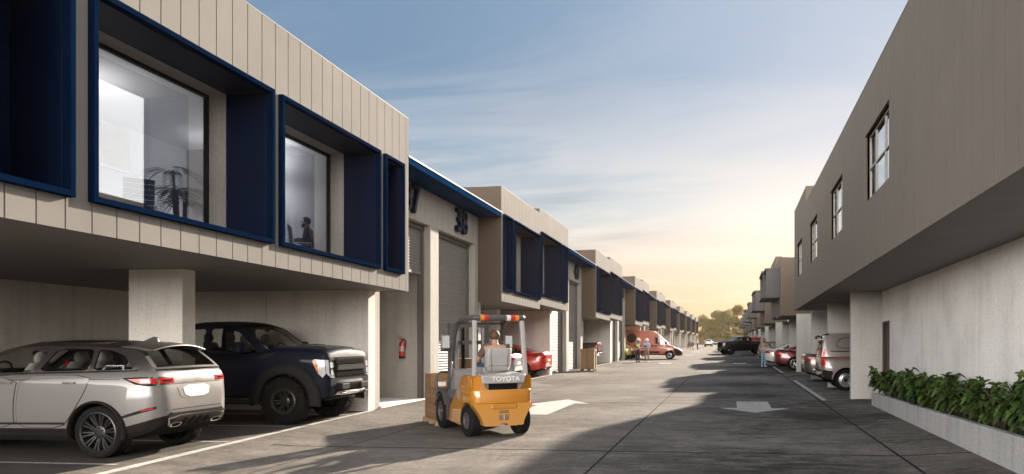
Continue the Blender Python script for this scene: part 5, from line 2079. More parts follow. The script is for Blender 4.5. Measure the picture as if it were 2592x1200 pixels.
def forklift():
    T = thing('forklift', 'yellow forklift truck with grey cab frame driving away over the sunlit concrete', 'forklift')
    # counterweight: upper block with rounded plan, cut away in the middle for the radiator grille
    def plan(hw, xr, xf, rad, bul=.05):
        pts = [(xf, hw), (xr + rad, hw)]
        for i in range(1, 6):
            t = pi / 2 * i / 6
            pts.append((xr + rad - rad * sin(t), hw - rad + rad * cos(t)))
        pts.append((xr, hw - rad))
        n = 8
        for i in range(1, n):
            u = 1 - 2 * i / n
            pts.append((xr - bul * (1 - u * u), (hw - rad) * u))
        pts.append((xr, -(hw - rad)))
        pts += [(a, -b) for a, b in reversed(pts[:7])]
        return pts
    mb = MB()
    rows = []
    for z, hw, xr, rad in ((.60, .545, -.44, .16), (.615, .555, -.455, .17), (.82, .56, -.46, .17), (.84, .555, -.455, .17), (.845, .55, -.45, .17)):
        rows.append([(x, y, z) for x, y in plan(hw, xr, .16, rad)])
    mb.grid(rows, close_u=True)
    mb.add(rows[0], [tuple(range(len(rows[0])))]); mb.add(rows[-1], [tuple(reversed(range(len(rows[-1]))))])
    # shoulders left and right of the grille
    for sd in (1, -1):
        shape = [(.56, .845), (.30, .845), (.345, .90), (.40, 1.06), (.43, 1.09), (.50, 1.09), (.548, 1.04)]
        rws = []
        for x, k in ((-.40, .93), (-.445, 1.0), (-.43, 1.0), (.02, 1.0), (.16, .99)):
            pass
        rws = [[(x + dx * (y > .5), sd * y * k, z) for y, z in shape] for x, k, dx in ((-.455, .97, .12), (-.44, .985, .07), (-.38, 1.0, .03), (.10, 1.0, 0), (.17, .99, 0))]
        mb.grid(rws, close_u=True)
        mb.add(rws[0], [tuple(range(len(shape)))]); mb.add(rws[-1], [tuple(range(len(shape)))])
    mb.build('counterweight', M['yellow'], T, sharp=40, bevel=.012)
    # lower part between the wheels
    mb = MB()
    rows = []
    for x, s in ((-.475, .97), (-.46, 1.0), (-.20, 1.0), (-.10, .96)):
        outl = [(-.545, .605), (-.53, .56), (-.44, .42), (-.38, .30), (-.36, .215), (-.07, .205), (-.06, .25), (.06, .25), (.07, .205), (.36, .215), (.38, .30), (.44, .42), (.53, .56), (.545, .605)]
        rows.append([(x, y * s, z) for y, z in outl])
    mb.grid(rows, close_u=True, smooth=False)
    mb.add(rows[0], [tuple(range(14))]); mb.add(rows[-1], [tuple(range(14))])
    low = mb.build('tail_casting', M['yellow_l'], T, bevel=.015)
    mb = MB()
    mb.box(-.50, -.40, -.24, .24, .50, .602)
    mb.build('recess', M['yellow'], low, bevel=.03)
    for z0, z1 in ((.31, .41), (.43, .485)):
        mb = MB()
        mb.box(-.482, -.40, -.095, .095, z0, z1)
        q = mb.build('drawbar_socket', M['carton_d'], low, bevel=.012)
    mb = MB(); mb.cyl((-.487, 0, .31), (-.487, 0, .41), .014, n=8); mb.build('drawbar_pin', M['pale'], low)
    # grille, hood and lettering
    mb = MB()
    mb.box(-.41, -.30, -.40, .40, .83, 1.0)
    g = mb.build('grille', M['midgrey'], T, bevel=.01)
    mb = MB()
    mb.box(-.43, -.40, -.26, .26, .845, .965)
    for i in range(14):
        z = .852 + i * .008
        mb.box(-.434, -.42, -.255, .255, z, z + .003)
    mb.build('mesh', M['underbody'], g)
    mb = MB()
    rows = []
    for x, z0, z1, w in ((-.478, .975, 1.085, .385), (-.47, .955, 1.10, .405), (-.40, .95, 1.125, .42), (.20, .95, 1.135, .42), (.55, .95, 1.10, .40), (.60, .93, 1.02, .38)):
        b = -.045 if x < -.3 else 0
        row = []
        for u in [-1 + 2 * i / 8 for i in range(9)]:
            row.append((x + b * (1 - u * u), w * u, z1 - .012 * u * u))
        for u in [1 - 2 * i / 8 for i in range(9)]:
            row.append((x + b * (1 - u * u), w * .93 * u, z0))
        rows.append(row)
    mb.grid(rows, close_u=True)
    mb.add(rows[0], [tuple(range(18))]); mb.add(rows[-1], [tuple(range(18))])
    hood = mb.build('hood', M['pale'], T, sharp=35, bevel=.008)
    text_obj('TOYOTA', .118, .006, 'lettering', M['white'], hood, Matrix.Translation((-.524, -.02, 1.03)) @ Matrix(((0, 0, -1, 0), (-1, 0, 0, 0), (0, 1, 0, 0), (0, 0, 0, 1))), 1.05, .0015)
    # chassis sides with the sloping step edge
    for sd in (1, -1):
        prof = [(.16, 1.075), (.22, 1.06), (.30, .98), (.98, .50), (1.06, .44), (1.12, .30), (1.10, .20), (.30, .17), (.30, .30), (.26, .45), (.16, .56), (.02, .605), (-.2, .605), (-.2, 1.075)]
        mb = MB()
        mb.prism(prof, sd * .36, sd * .555, 'XZ')
        S = mb.build('side_panel', M['yellow'], T, bevel=.02)
        mb = MB()
        mb.lathe([(.115, .556), (.115, .562), (.092, .564), (.088, .556), (.001, .557)], 24, xf=Matrix.Translation((.42, 0, .74)) @ Matrix.Diagonal((.75, sd, 1.25, 1)))
        mb.build('filler_cap', M['midgrey'], S)
        mb = MB()    # front mudguard
        rows = []
        for i in range(15):
            t = radians(8 + 150 * i / 14)
            rows.append([(FW + .405 * cos(t), sd * .33, FF + .405 * sin(t)), (FW + .42 * cos(t), sd * .45, FF + .42 * sin(t)), (FW + .41 * cos(t), sd * .615, FF + .41 * sin(t)), (FW + .38 * cos(t), sd * .62, FF + .38 * sin(t))])
        mb.grid(rows)
        mb.prism([(1.10, .20), (1.14, .60), (1.0, .78), (.90, .62), (1.02, .46)], sd * .40, sd * .60, 'XZ')
        mb.build('mudguard', M['darkgrey'], T, sharp=50)
    # floor, cowl, levers
    mb = MB()
    mb.box(.55, 1.22, -.42, .42, .40, .60)
    mb.prism([(.60, .60), (1.25, .60), (1.25, .74), (.95, .62)], -.40, .40, 'XZ')
    for i in range(7):
        for j in range(9):
            mb.box(.62 + i * .05, .64 + i * .05, -.36 + j * .085, -.32 + j * .085, .60, .606)
    mb.build('floor_plate', M['midgrey'], T)
    mb = MB()
    mb.prism([(1.05, .66), (1.02, 1.06), (1.12, 1.16), (1.32, 1.16), (1.36, 1.10), (1.36, .60), (1.2, .60)], -.46, .46, 'XZ')
    cowl = mb.build('cowl', M['midgrey'], T, bevel=.04)
    for k in range(3):
        mb = MB()
        y = -.20 - .07 * k
        mb.tube([(1.15, y, 1.14), (1.08, y, 1.30), (1.07, y, 1.33)], [.010, .010, .022], 8)
        mb.build('lever', M['darkgrey'], cowl)
    mb = MB()
    mb.cyl((1.12, .02, 1.05), (.84, .02, 1.30), .025)
    a = [2 * pi * i / 20 for i in range(20)]
    mb.tube([(.82 - .10 * sin(t), .02 + .17 * cos(t), 1.30 + .13 * sin(t)) for t in a], .015, 6, closed=True)
    mb.build('steering_wheel', M['darkgrey'], T)
    # seat
    mb = MB()
    rows = []
    for z, x, w in ((1.13, -.10, .17), (1.17, -.16, .21), (1.25, -.19, .235), (1.40, -.22, .24), (1.53, -.25, .24), (1.565, -.24, .235)):
        rows.append([(x + .10, -w, z), (x + .05, -w, z), (x - .01, -w * .82, z), (x - .02, 0, z), (x - .01, w * .82, z), (x + .05, w, z), (x + .10, w, z), (x + .13, w * .9, z), (x + .07, 0, z), (x + .13, -w * .9, z)])
    mb.grid(rows, close_u=True)
    mb.add(rows[0], [tuple(range(10))]); mb.add(rows[-1], [tuple(range(10))])
    mb.box(-.08, .40, -.25, .25, 1.10, 1.22)
    seat = mb.build('seat', M['pale'], T, sharp=45, bevel=.015)
    mb = MB()
    for y in (-.15, .15):
        mb.tube([(-.225, y * .95, 1.16), (-.236, y, 1.35), (-.262, y * 1.05, 1.55)], .004, 4)
    mb.tube([(-.205, -.2, 1.255), (-.215, 0, 1.25), (-.205, .2, 1.255)], .004, 4)
    mb.build('seam', M['darkgrey'], seat)
    # overhead guard
    for sd in (1, -1):
        mb = MB()
        mb.tube([(-.27, sd * .475, 1.06), (-.23, sd * .455, 1.5), (-.17, sd * .435, 2.06)], .052, 4)
        mb.build('rear_post', M['pale'], T, bevel=.01)
        mb = MB()
        mb.tube([(1.38, sd * .47, .70), (1.34, sd * .47, 1.0), (1.20, sd * .465, 1.45), (1.03, sd * .455, 1.82), (.90, sd * .45, 1.99), (.70, sd * .44, 2.075), (.30, sd * .435, 2.105), (-.15, sd * .43, 2.105)], .044, 8)
        mb.build('front_post', M['darkgrey'], T)
        mb = MB()
        mb.tube([(1.26, sd * .46, .95), (1.18, sd * .48, 1.05), (1.16, sd * .48, 1.22), (1.24, sd * .46, 1.34)], .018, 6)
        mb.build('grab_handle', M['midgrey'], T)
        # mirror and work lamp on the front post
        mb = MB()
        mb.tube([(1.10, sd * .46, 1.68), (1.08, sd * .62, 1.66)], .014, 6)
        mb.box(1.06, 1.11, sd * .54, sd * .70, 1.55, 1.80)
        Mi = mb.build('mirror', M['midgrey'], T, bevel=.015)
        mb = MB()
        mb.box(1.052, 1.0585, sd * .555, sd * .685, 1.565, 1.785)
        mb.build('glass', M['mirror'], Mi)
        mb = MB()
        mb.box(1.22, 1.32, sd * .48, sd * .66, 1.50, 1.66)
        mb.build('headlight', M['darkgrey'], T, bevel=.02)
    mb = MB()
    mb.tube([(-.17, -.47, 2.10), (-.185, -.44, 2.10), (-.19, 0, 2.10), (-.185, .44, 2.10), (-.17, .47, 2.10)], .052, 12)
    beam = mb.build('roof_beam', M['darkgrey'], T)
    for y0, y1, m in ((.34, .27, 'orangerefl'), (.27, .19, 'redrefl'), (-.14, -.215, 'whiterefl'), (-.22, -.30, 'redrefl'), (-.30, -.37, 'orangerefl')):
        mb = MB()
        mb.cyl((-.19, y0, 2.10), (-.19, y1, 2.10), .0545, n=16)
        mb.build('reflector', M[m], beam)
    mb = MB()
    for i in range(6):
        x = .02 + i * .14
        mb.box(x, x + .03, -.42, .42, 2.10 - .006 * i, 2.125 - .006 * i)
    mb.box(.83, .90, -.44, .44, 2.0, 2.04)
    mb.build('roof_bars', M['darkgrey'], T)
    # mast, carriage, load guard, forks
    for sd in (1, -1):
        mb = MB()
        mb.box(1.62, 1.76, sd * .33, sd * .40, .10, 2.02)
        mb.box(1.62, 1.65, sd * .27, sd * .33, .10, 2.02)
        mb.build('mast_rail', M['darkgrey'], T)
        mb = MB()
        mb.cyl((1.60, sd * .27, .25), (1.60, sd * .27, 1.95), .035, n=10)
        mb.build('lift_cylinder', M['midgrey'], T)
        mb = MB()
        mb.tube([(1.66, sd * .10, .5), (1.66, sd * .10, 1.9), (1.70, sd * .10, 1.97), (1.74, sd * .10, 1.9), (1.74, sd * .10, .6)], .014, 6)
        mb.tube([(1.62, sd * .16, .5), (1.62, sd * .16, 1.9), (1.70, sd * .16, 1.97)], .012, 6)
        mb.build('chain', M['underbody'], T)
        mb = MB()
        mb.box(1.90, 3.0, sd * .20, sd * .32, .10, .14)
        mb.box(1.86, 1.91, sd * .20, sd * .32, .10, .60)
        mb.build('fork', M['darkgrey'], T)
    mb = MB()
    mb.box(1.60, 1.70, -.40, .40, 1.96, 2.04)
    mb.box(1.64, 1.72, -.40, .40, 1.62, 1.70)
    mb.box(1.62, 1.72, -.40, .40, .30, .40)
    mb.build('mast_beam', M['darkgrey'], T)
    mb = MB()
    for z in (.22, .58):
        mb.box(1.80, 1.86, -.60, .60, z, z + .09)
    mb.tube([(1.83, .60, .12), (1.83, .60, 1.0), (1.83, .52, 1.08), (1.83, -.52, 1.08), (1.83, -.60, 1.0), (1.83, -.60, .12)], .022, 8)
    for y in (-.3, 0, .3):
        mb.tube([(1.83, y, .6), (1.83, y, 1.08)], .014, 6)
    mb.build('load_guard', M['darkgrey'], T)
    # wheels
    for x, y, r, w, rr in ((0, .455, FR_, .19, .145), (0, -.455, FR_, .19, .145), (FW, .50, FF, .22, .19), (FW, -.50, FF, .22, .19)):
        W = bpy.data.objects.new('wheel', None)
        COL.objects.link(W)
        W.parent = T
        W.location = (x, y, r)
        W.rotation_euler = (0, .3, (0 if y > 0 else pi) + (.10 if x == 0 else 0))
        tyre_mesh(r, w, rr, False, W)
        mb = MB()
        h = w / 2
        mb.lathe([(rr + .004, -h * .9), (rr + .004, h * .92), (rr - .016, h * .95), (rr - .03, h * .6), (rr * .55, h * .45), (rr * .50, h * .62), (rr * .28, h * .70), (rr * .24, h * 1.05), (.001, h * 1.07)], 32)
        for i in range(6):
            a_ = 2 * pi * i / 6
            mb.cyl((cos(a_) * rr * .68, h * .4, sin(a_) * rr * .68), (cos(a_) * rr * .68, h * .62, sin(a_) * rr * .68), .012, n=6)
        mb.build('rim', M['darkgrey'], W, sharp=35)
    mb = MB()
    mb.cyl((0, -.44, FR_), (0, .44, FR_), .05)
    mb.cyl((FW, -.44, FF), (FW, .44, FF), .09)
    mb.box(.0, 1.7, -.34, .34, .22, .5)
    mb.build('axle', M['underbody'], T)
    return T


FK = forklift()
FX, FY, FA = -4.20, 13.80, radians(90 + 35)
FK.location = (FX, FY, gz(FX, FY))
FK.rotation_euler = (SLOPE * cos(FA), -SLOPE * sin(FA), FA)
FM = Matrix.Translation((FX, FY, gz(FX, FY))) @ Matrix.Rotation(FA, 4, 'Z')


def pallet(mb, x0, x1, y0, y1, z):
    for i in range(6):
        y = y0 + (y1 - y0 - .10) * i / 5
        mb.box(x0, x1, y, y + .10, z + .115, z + .135)
    for x in (x0, (x0 + x1) / 2 - .04, x1 - .08):
        mb.box(x, x + .08, y0, y1, z + .095, z + .115)
        for y in (y0, (y0 + y1) / 2 - .05, y1 - .10):
            mb.box(x, x + .08, y, y + .10, z + .018, z + .095)
    for y in (y0, (y0 + y1) / 2 - .05, y1 - .10):
        mb.box(x0, x1, y, y + .10, z, z + .018)


def carton(name, label, cat, x0, x1, y0, y1, z0, z1, group=None, tape=True, lab=None):
    cx_, cy_ = (x0 + x1) / 2, (y0 + y1) / 2
    T = thing(name, label, cat, group=group)
    w, d, h = (x1 - x0) / 2, (y1 - y0) / 2, z1 - z0
    mb = MB(); mb.box(-w, w, -d, d, 0, h)
    mb.build('board', M['carton'], T, bevel=.008)
    if tape:
        mb = MB(); mb.box(-w - .002, w + .002, -d - .002, d + .002, h * .40, h * .60)
        mb.build('band', M['carton_d'], T)
    if lab:
        mb = MB(); mb.box(-w - .004, -w + .002, -d * .1, d * .55, h * .12, h * .42)
        mb.build('label', M['paper'], T)
    return T, Matrix.Translation((cx_, cy_, z0))


LOADG = 'cartons on the forklift pallet'
T = thing('pallet', 'timber pallet on the forks under the cartons', 'pallet')
mb = MB(); pallet(mb, -.55, .55, -.60, .60, 0); mb.build('slats', M['timber'], T)
T.matrix_world = FM @ Matrix.Translation((2.50, 0, .0))
n = 0
rows_lab = ['bottom', 'second', 'third', 'top']
for lev in range(4):
    for a in range(2):
        for b in range(2):
            if lev == 3 and (a == 1 and b == 1): continue
            if lev == 3 and b == 0 and a == 0: pass
            x0 = 1.96 + a * .54
            y0 = -.58 + b * .58
            if lev == 2 and b == 1 and a == 0: continue
            if lev == 3 and b == 1: continue
            side = ('rear' if a == 0 else 'front') + ' ' + ('left' if b else 'right')
            t, m_ = carton('carton', 'brown carton, %s layer of the forklift load, %s corner' % (rows_lab[lev], side), 'carton', x0, x0 + .52, y0, y0 + .56, .14 + lev * .305, .14 + lev * .305 + .30, LOADG, True, True)
            t.matrix_world = FM @ m_
t, m_ = carton('carton', 'brown carton set on the left front of the forklift load, second layer up', 'carton', 2.52, 3.02, .02, .58, .14 + .61, .14 + .91, LOADG, True, True) if False else (None, None)

# carton crate on a pallet at the corner of the third left warehouse
T = thing('carton_crate', 'tall brown carton crate strapped on a pallet by the left door wall', 'crate', (-7.48, 41.3, gz(-7.48, 41.3) + .14), group=None)
mb = MB(); mb.box(-.36, .36, -.40, .40, 0, 1.0); mb.build('board', M['carton'], T, bevel=.01)
mb = MB(); mb.box(-.38, .38, -.42, .42, .90, 1.04); mb.build('lid', M['carton'], T, bevel=.01)
mb = MB(); mb.box(-.385, .385, -.03, .03, -.005, 1.045); mb.box(-.03, .03, -.425, .425, -.005, 1.045); mb.build('strap', M['darkgrey'], T)
T = thing('pallet', 'timber pallet under the tall brown carton crate', 'pallet', (-7.48, 41.3, gz(-7.48, 41.3)))
mb = MB(); pallet(mb, -.40, .40, -.44, .44, 0); mb.build('slats', M['timber'], T)

# fire extinguisher on the inner wall of the open unit
T = thing('fire_extinguisher', 'red fire extinguisher hung on the inner wall of the open unit 37', 'fire extinguisher', (-9.2, 21.28, 1.50))
M['exred'] = paint('extinguisher_red', (.42, .012, .010), 0, .3)
mb = MB()
mb.lathe([(.001, .0), (.075, .0), (.082, .02), (.082, .40), (.07, .45), (.035, .485), (.022, .49), (.022, .52), (.001, .52)], 24, axis='Z')
mb.build('cylinder', M['exred'], T, sharp=40)
mb = MB(); mb.lathe([(.001, -.004), (.084, -.004), (.085, .0), (.085, .05), (.083, .052)], 24, axis='Z'); mb.build('foot', M['plastic'], T)
mb = MB()
mb.tube([(0, 0, .515), (-.05, -.01, .545), (-.13, -.01, .545)], .009, 6)
mb.tube([(0, 0, .535), (-.05, -.01, .59), (-.10, -.01, .615)], .008, 6)
mb.build('lever', M['exred'], T)
mb = MB(); mb.cyl((0, 0, .50), (0, 0, .545), .018); mb.tube([(0, 0, .53), (.06, -.01, .535), (.115, -.02, .50), (.125, -.03, .40), (.10, -.05, .24)], [.012, .012, .012, .012, .016], 8); mb.build('hose', M['plastic'], T)
mb = MB()
for i in range(7):
    t0, t1 = radians(-160 + i * 20), radians(-160 + i * 20 + 20)
    mb.add([(.0835 * cos(t0), .0835 * sin(t0), .19), (.0835 * cos(t1), .0835 * sin(t1), .19), (.0835 * cos(t1), .0835 * sin(t1), .34), (.0835 * cos(t0), .0835 * sin(t0), .34)], [(0, 1, 2, 3)], 0, True)
mb.build('label', mat('extinguisher_label', (.55, .34, .33), .5, var=.5, scale=60), T)
mb = MB(); mb.box(-.03, .03, .06, .13, .30, .36); mb.box(-.03, .03, .06, .13, .10, .14); mb.build('bracket', M['darkgrey'], T)


# ------------------------------------------------------------------ people
def skin_mesh(name, chains, m, parent, sub=2):
    """one continuous surface grown over connected bones; chains: lists of ((x, y, z), radius), shared joints are merged"""
    pts, rad, edges = [], [], []
    idx = {}

    def vid(p, r):
        k = tuple(round(c, 4) for c in p)
        if k not in idx:
            idx[k] = len(pts)
            pts.append(p)
            rad.append(r)
        return idx[k]
    for ch in chains:
        ids = [vid(p, r) for p, r in ch]
        edges += [(a, b) for a, b in zip(ids, ids[1:]) if a != b]
    me = bpy.data.meshes.new(name)
    me.from_pydata(pts, edges, [])
    o = bpy.data.objects.new(name, me)
    COL.objects.link(o)
    o.modifiers.new('skin', 'SKIN').use_smooth_shade = True
    sv = me.skin_vertices[0].data
    for i, r in enumerate(rad):
        sv[i].radius = (r, r) if isinstance(r, (int, float)) else r
    sv[0].use_root = True
    sb = o.modifiers.new('sub', 'SUBSURF')
    sb.levels = sb.render_levels = sub
    dg = bpy.context.evaluated_depsgraph_get()
    dg.update()
    nm = bpy.data.meshes.new_from_object(o.evaluated_get(dg))
    bpy.data.objects.remove(o)
    bpy.data.meshes.remove(me)
    nm.name = name
    nm.materials.clear()
    nm.materials.append(m)
    nm.polygons.foreach_set('use_smooth', [True] * len(nm.polygons))
    r = bpy.data.objects.new(name, nm)
    COL.objects.link(r)
    r.parent = parent
    return r


def person(label, pose, top_m, leg_m, shoe_m, hair_m=None, beard=False, sleeves='long', vest=None, helmet=None, collar=False, belt=None, group=None, legs=True, k=1.0):
    """figure facing local +X; pose gives joint positions"""
    T = thing('person', label, 'person', group=group)
    J = dict(pel=(0, 0, .96), sp=(.01, 0, 1.12), ch=(.0, 0, 1.32), nk=(0, 0, 1.47), hb=(.015, 0, 1.54), hm=(.035, 0, 1.63), ht=(.02, 0, 1.715))
    for sd, n_ in ((1, 'L'), (-1, 'R')):
        J['hip' + n_] = (0, sd * .095, .90)
        J['kn' + n_] = (.02, sd * .10, .49)
        J['an' + n_] = (-.02, sd * .10, .085)
        J['sh' + n_] = (-.005, sd * .19, 1.41)
        J['el' + n_] = (-.03, sd * .25, 1.13)
        J['wr' + n_] = (.06, sd * .25, .89)
    J.update(pose)
    V = {a: Vector(b) for a, b in J.items()}
    R = dict(pel=.125, sp=.115, ch=.135, nk=.055, hb=.058, hm=.092, ht=.062, hip=.088, kn=.056, an=.040, sh=.062, el=.043, wr=.029)

    def c(n_, add=0.0):
        key = n_ if n_ in R else n_[:-1]
        return (tuple(V[n_]), R[key] + add)
    fwd = (V['hm'] - V['hb'])
    face = Vector(pose.get('face', (1, 0, 0))).normalized()
    chains = [[c('pel'), c('sp'), c('ch'), c('nk'), c('hb'), c('hm'), c('ht')]]
    chains.append([c('hm'), (tuple(V['hm'] + face * .105 + Vector((0, 0, -.015))), .014)])       # nose
    chains.append([c('hb'), (tuple(V['hb'] + face * .055 + Vector((0, 0, .01))), .035)])          # chin
    side = Vector((-face.y, face.x, 0))
    for sd in (1, -1):
        chains.append([c('hm'), (tuple(V['hm'] + side * sd * .088 + Vector((0, 0, -.01))), .018)])  # ears
    for n_ in 'LR':
        sd = 1 if n_ == 'L' else -1
        if legs:
            toe = V['an' + n_] + Vector(pose.get('toe' + n_, (.14, sd * .02, -.05)))
            chains.append([c('pel'), c('hip' + n_), (tuple(V['hip' + n_].lerp(V['kn' + n_], .55)), .072), c('kn' + n_), (tuple(V['kn' + n_].lerp(V['an' + n_], .35)), .056), c('an' + n_), (tuple(toe), .030)])
        w, e = V['wr' + n_], V['el' + n_]
        d = (w - e).normalized()
        d = Vector(pose.get('hand' + n_, d)).normalized()
        palm = w + d * .06
        chains.append([c('ch'), c('sh' + n_), (tuple(V['sh' + n_].lerp(e, .5)), .05), c('el' + n_), (tuple(e.lerp(w, .4)), .041), c('wr' + n_), (tuple(palm), .030)])
        up = Vector((0, 0, 1))
        s2 = d.cross(up)
        s2 = s2.normalized() if s2.length > .1 else Vector((0, 1, 0))
        curl = s2.cross(d).normalized() * -1
        for i, (off, ln) in enumerate(((-.030, .062), (-.010, .075), (.010, .070), (.028, .054))):
            b = palm + s2 * off + d * .02
            chains.append([(tuple(palm), .030), (tuple(b), .011), (tuple(b + d * ln * .55), .009), (tuple(b + d * ln * .95 + curl * ln * .35), .008)])
        tb = w + d * .025 + s2 * (-.032)
        chains.append([(tuple(palm), .030), (tuple(tb), .012), (tuple(tb + d * .035 - s2 * .018), .010), (tuple(tb + d * .06 - s2 * .016), .009)])
    body = skin_mesh('body', chains, M['skin'], T)
    # clothes follow the same bones a little larger
    ch = [[c('pel', .018), c('sp', .02), c('ch', .022), (tuple(V['ch'].lerp(V['nk'], .72)), .075)]]
    for n_ in 'LR':
        w, e = V['wr' + n_], V['el' + n_]
        if sleeves == 'long':
            ch.append([c('ch', .022), c('sh' + n_, .018), (tuple(V['sh' + n_].lerp(e, .5)), .066), c('el' + n_, .017), (tuple(e.lerp(w, .9)), .046)])
        else:
            ch.append([c('ch', .022), c('sh' + n_, .018), (tuple(V['sh' + n_].lerp(e, .72)), .064)])
    skin_mesh('shirt', ch, top_m, T)
    if legs:
        ch = [[(tuple(V['pel'] + Vector((0, 0, .06))), .138), c('pel', .016)]]
        for n_ in 'LR':
            ch.append([c('pel', .016), c('hip' + n_, .018), (tuple(V['hip' + n_].lerp(V['kn' + n_], .55)), .088), c('kn' + n_, .018), (tuple(V['kn' + n_].lerp(V['an' + n_], .4)), .070), (tuple(V['kn' + n_].lerp(V['an' + n_], .96)), .060)])
        skin_mesh('trousers', ch, leg_m, T)
        for n_ in 'LR':
            sd = 1 if n_ == 'L' else -1
            toe = V['an' + n_] + Vector(pose.get('toe' + n_, (.14, sd * .02, -.05)))
            back = V['an' + n_] * 2 - toe
            heel = V['an' + n_].lerp(back, .35)
            heel.z = toe.z + .005
            skin_mesh('shoe', [[(tuple(heel), .044), (tuple(V['an' + n_].lerp(toe, .35) + Vector((0, 0, -.02))), .050), (tuple(toe), .044), (tuple(toe + (toe - V['an' + n_]) * .25 + Vector((0, 0, .012))), .036)]], shoe_m, T)
    if belt:
        mb = MB()
        a_ = [2 * pi * i / 20 for i in range(20)]
        p0 = V['pel'] + Vector((0, 0, .07))
        mb.tube([tuple(p0 + Vector((.142 * cos(t), .160 * sin(t), 0))) for t in a_], .018, 6, closed=True)
        mb.build('belt', belt, T)
    if vest:
        ch = [[(tuple(V['pel'] + Vector((0, 0, .06))), .150), c('sp', .040), c('ch', .040), (tuple(V['ch'].lerp(V['nk'], .60)), .10)]]
        for n_ in 'LR':
            ch.append([c('ch', .040), (tuple(V['ch'].lerp(V['sh' + n_], .85)), .085)])
        vo = skin_mesh('vest', ch, vest, T)
        for zz in (.35, .95):
            p0 = V['sp'].lerp(V['ch'], zz)
            a_ = [2 * pi * i / 20 for i in range(20)]
            mb = MB()
            mb.tube([tuple(p0 + Vector((.155 * cos(t), .172 * sin(t), 0))) for t in a_], .020, 6, closed=True)
            mb.build('reflective_band', M['whiterefl'], vo)
    hm, up = V['hm'], (V['ht'] - V['hb']).normalized()
    if helmet:
        mb = MB()
        xf = Matrix.Translation(hm + up * .015) @ face.to_track_quat('X', 'Z').to_matrix().to_4x4()
        mb.lathe([(.150, .0), (.152, .012), (.128, .022), (.122, .06), (.10, .105), (.06, .135), (.001, .145)], 20, axis='Z', xf=xf)
        mb.box(.10, .185, -.07, .07, .0, .012, xf=xf)
        mb.box(-.10, .10, -.015, .015, .10, .150, xf=xf)
        mb.build('helmet', helmet, T)
    elif hair_m:
        mb = MB()
        cpos = hm + up * .030 - face * .012
        mb.ball(tuple(cpos), .104, 16, 10, scale=(1.02, .93, .95))
        o = mb.build('hair', hair_m, T)
        # keep only the scalp: drop what covers the face
        bm = bmesh.new(); bm.from_mesh(o.data)
        dead = [f for f in bm.faces if (f.calc_center_median() - cpos).dot(face) > .045 and (f.calc_center_median() - cpos).dot(up) < .055 or (f.calc_center_median() - cpos).dot(up) < -.075]
        bmesh.ops.delete(bm, geom=dead, context='FACES'); bm.to_mesh(o.data); bm.free()
    for sd in (1, -1):
        mb = MB()
        mb.ball(tuple(hm + face * .083 + side * sd * .034 + Vector((0, 0, .012))), .013, 8, 6)
        mb.build('eye', M['hairdark'], T)
    mb = MB()
    mb.ball(tuple(hm + face * .082 + Vector((0, 0, -.052))), .024, 8, 6, scale=(.35, 1, .28) if abs(face.x) > .7 else (1, .35, .28))
    mb.build('mouth', mat('lips', (.25, .10, .08), .5), T)
    if beard:
        mb = MB()
        for i in range(9):
            t = -1.15 + 2.3 * i / 8
            p0 = hm + (face * cos(t) + side * sin(t)) * .074 + Vector((0, 0, -.060 - .028 * cos(t)))
            mb.ball(tuple(p0), .030, 8, 6, scale=(1, 1, 1.25))
        mb.build('beard', M['hairdark'], T)
    T.scale = (k, k, k)
    return T


C_NAVY = mat('navy_cloth', (.018, .016, .045), .85, var=.2, scale=25, bump=.1)
C_DARK = mat('dark_trouser_cloth', (.022, .016, .030), .85, var=.2, scale=25)
C_LIME = mat('lime_vest_cloth', (.56, .66, .03), .75, var=.1, scale=25)
C_SHIRT = mat('pale_blue_shirt', (.42, .45, .58), .8, var=.1, scale=25, bump=.1)
C_TAN = mat('tan_trouser_cloth', (.21, .165, .115), .85, var=.15, scale=25)
C_STONE = mat('stone_tshirt', (.30, .245, .185), .85, var=.12, scale=25)
C_JEAN = mat('light_blue_jeans', (.27, .40, .50), .85, var=.15, scale=25)
C_WHITE = mat('white_shoe', (.62, .65, .68), .6, var=.08)
C_BLACK = mat('black_leather', (.015, .015, .017), .5, var=.2)
C_PLUM = mat('brown_tshirt', (.15, .088, .066), .85, var=.12, scale=25)
C_HELM = mat('white_helmet', (.72, .71, .70), .35, var=.03)
C_HELMO = mat('orange_helmet', (.60, .10, .02), .35, var=.05)
C_BLUE = mat('blue_work_trousers', (.03, .08, .16), .85, var=.15, scale=25)


def put(T, X, Y, heading, z=None):
    T.location = (X, Y, gz(X, Y) if z is None else z)
    T.rotation_euler = (0, 0, radians(heading))
    return T


PAIR = 'people talking outside the left units'
put(person('person in a lime safety vest, white hard hat and navy clothes, looking down', dict(hm=(.07, 0, 1.625), ht=(.065, 0, 1.715), hb=(.03, 0, 1.54), face=(.9, 0, -.35), elR=(-.02, -.26, 1.14), wrR=(.22, -.14, 1.06), elL=(.0, .26, 1.14), wrL=(.22, .13, 1.04), knL=(.03, .11, .49), knR=(.0, -.11, .49)),
    C_NAVY, C_DARK, C_BLACK, vest=C_LIME, helmet=C_HELM, beard=True, group=PAIR, k=1.02), -6.87, 58.35, -40)
put(person('person in a pale blue shirt, tan trousers and white hard hat holding a tablet', dict(face=(1, .25, -.12), elR=(.02, -.27, 1.15), wrR=(.25, -.08, 1.16), elL=(.02, .27, 1.15), wrL=(.25, .10, 1.20), knL=(.02, .13, .49), knR=(.02, -.10, .49), anL=(0, .16, .085)),
    C_SHIRT, C_TAN, C_WHITE, helmet=C_HELM, belt=C_BLACK, group=PAIR, k=.985), -6.20, 58.40, -105)
Tt = thing('tablet', 'small tablet held by the person in the pale blue shirt', 'tablet', (-6.27, 58.10, gz(-6.2, 58.4) + 1.20), (.6, 0, radians(-15)))
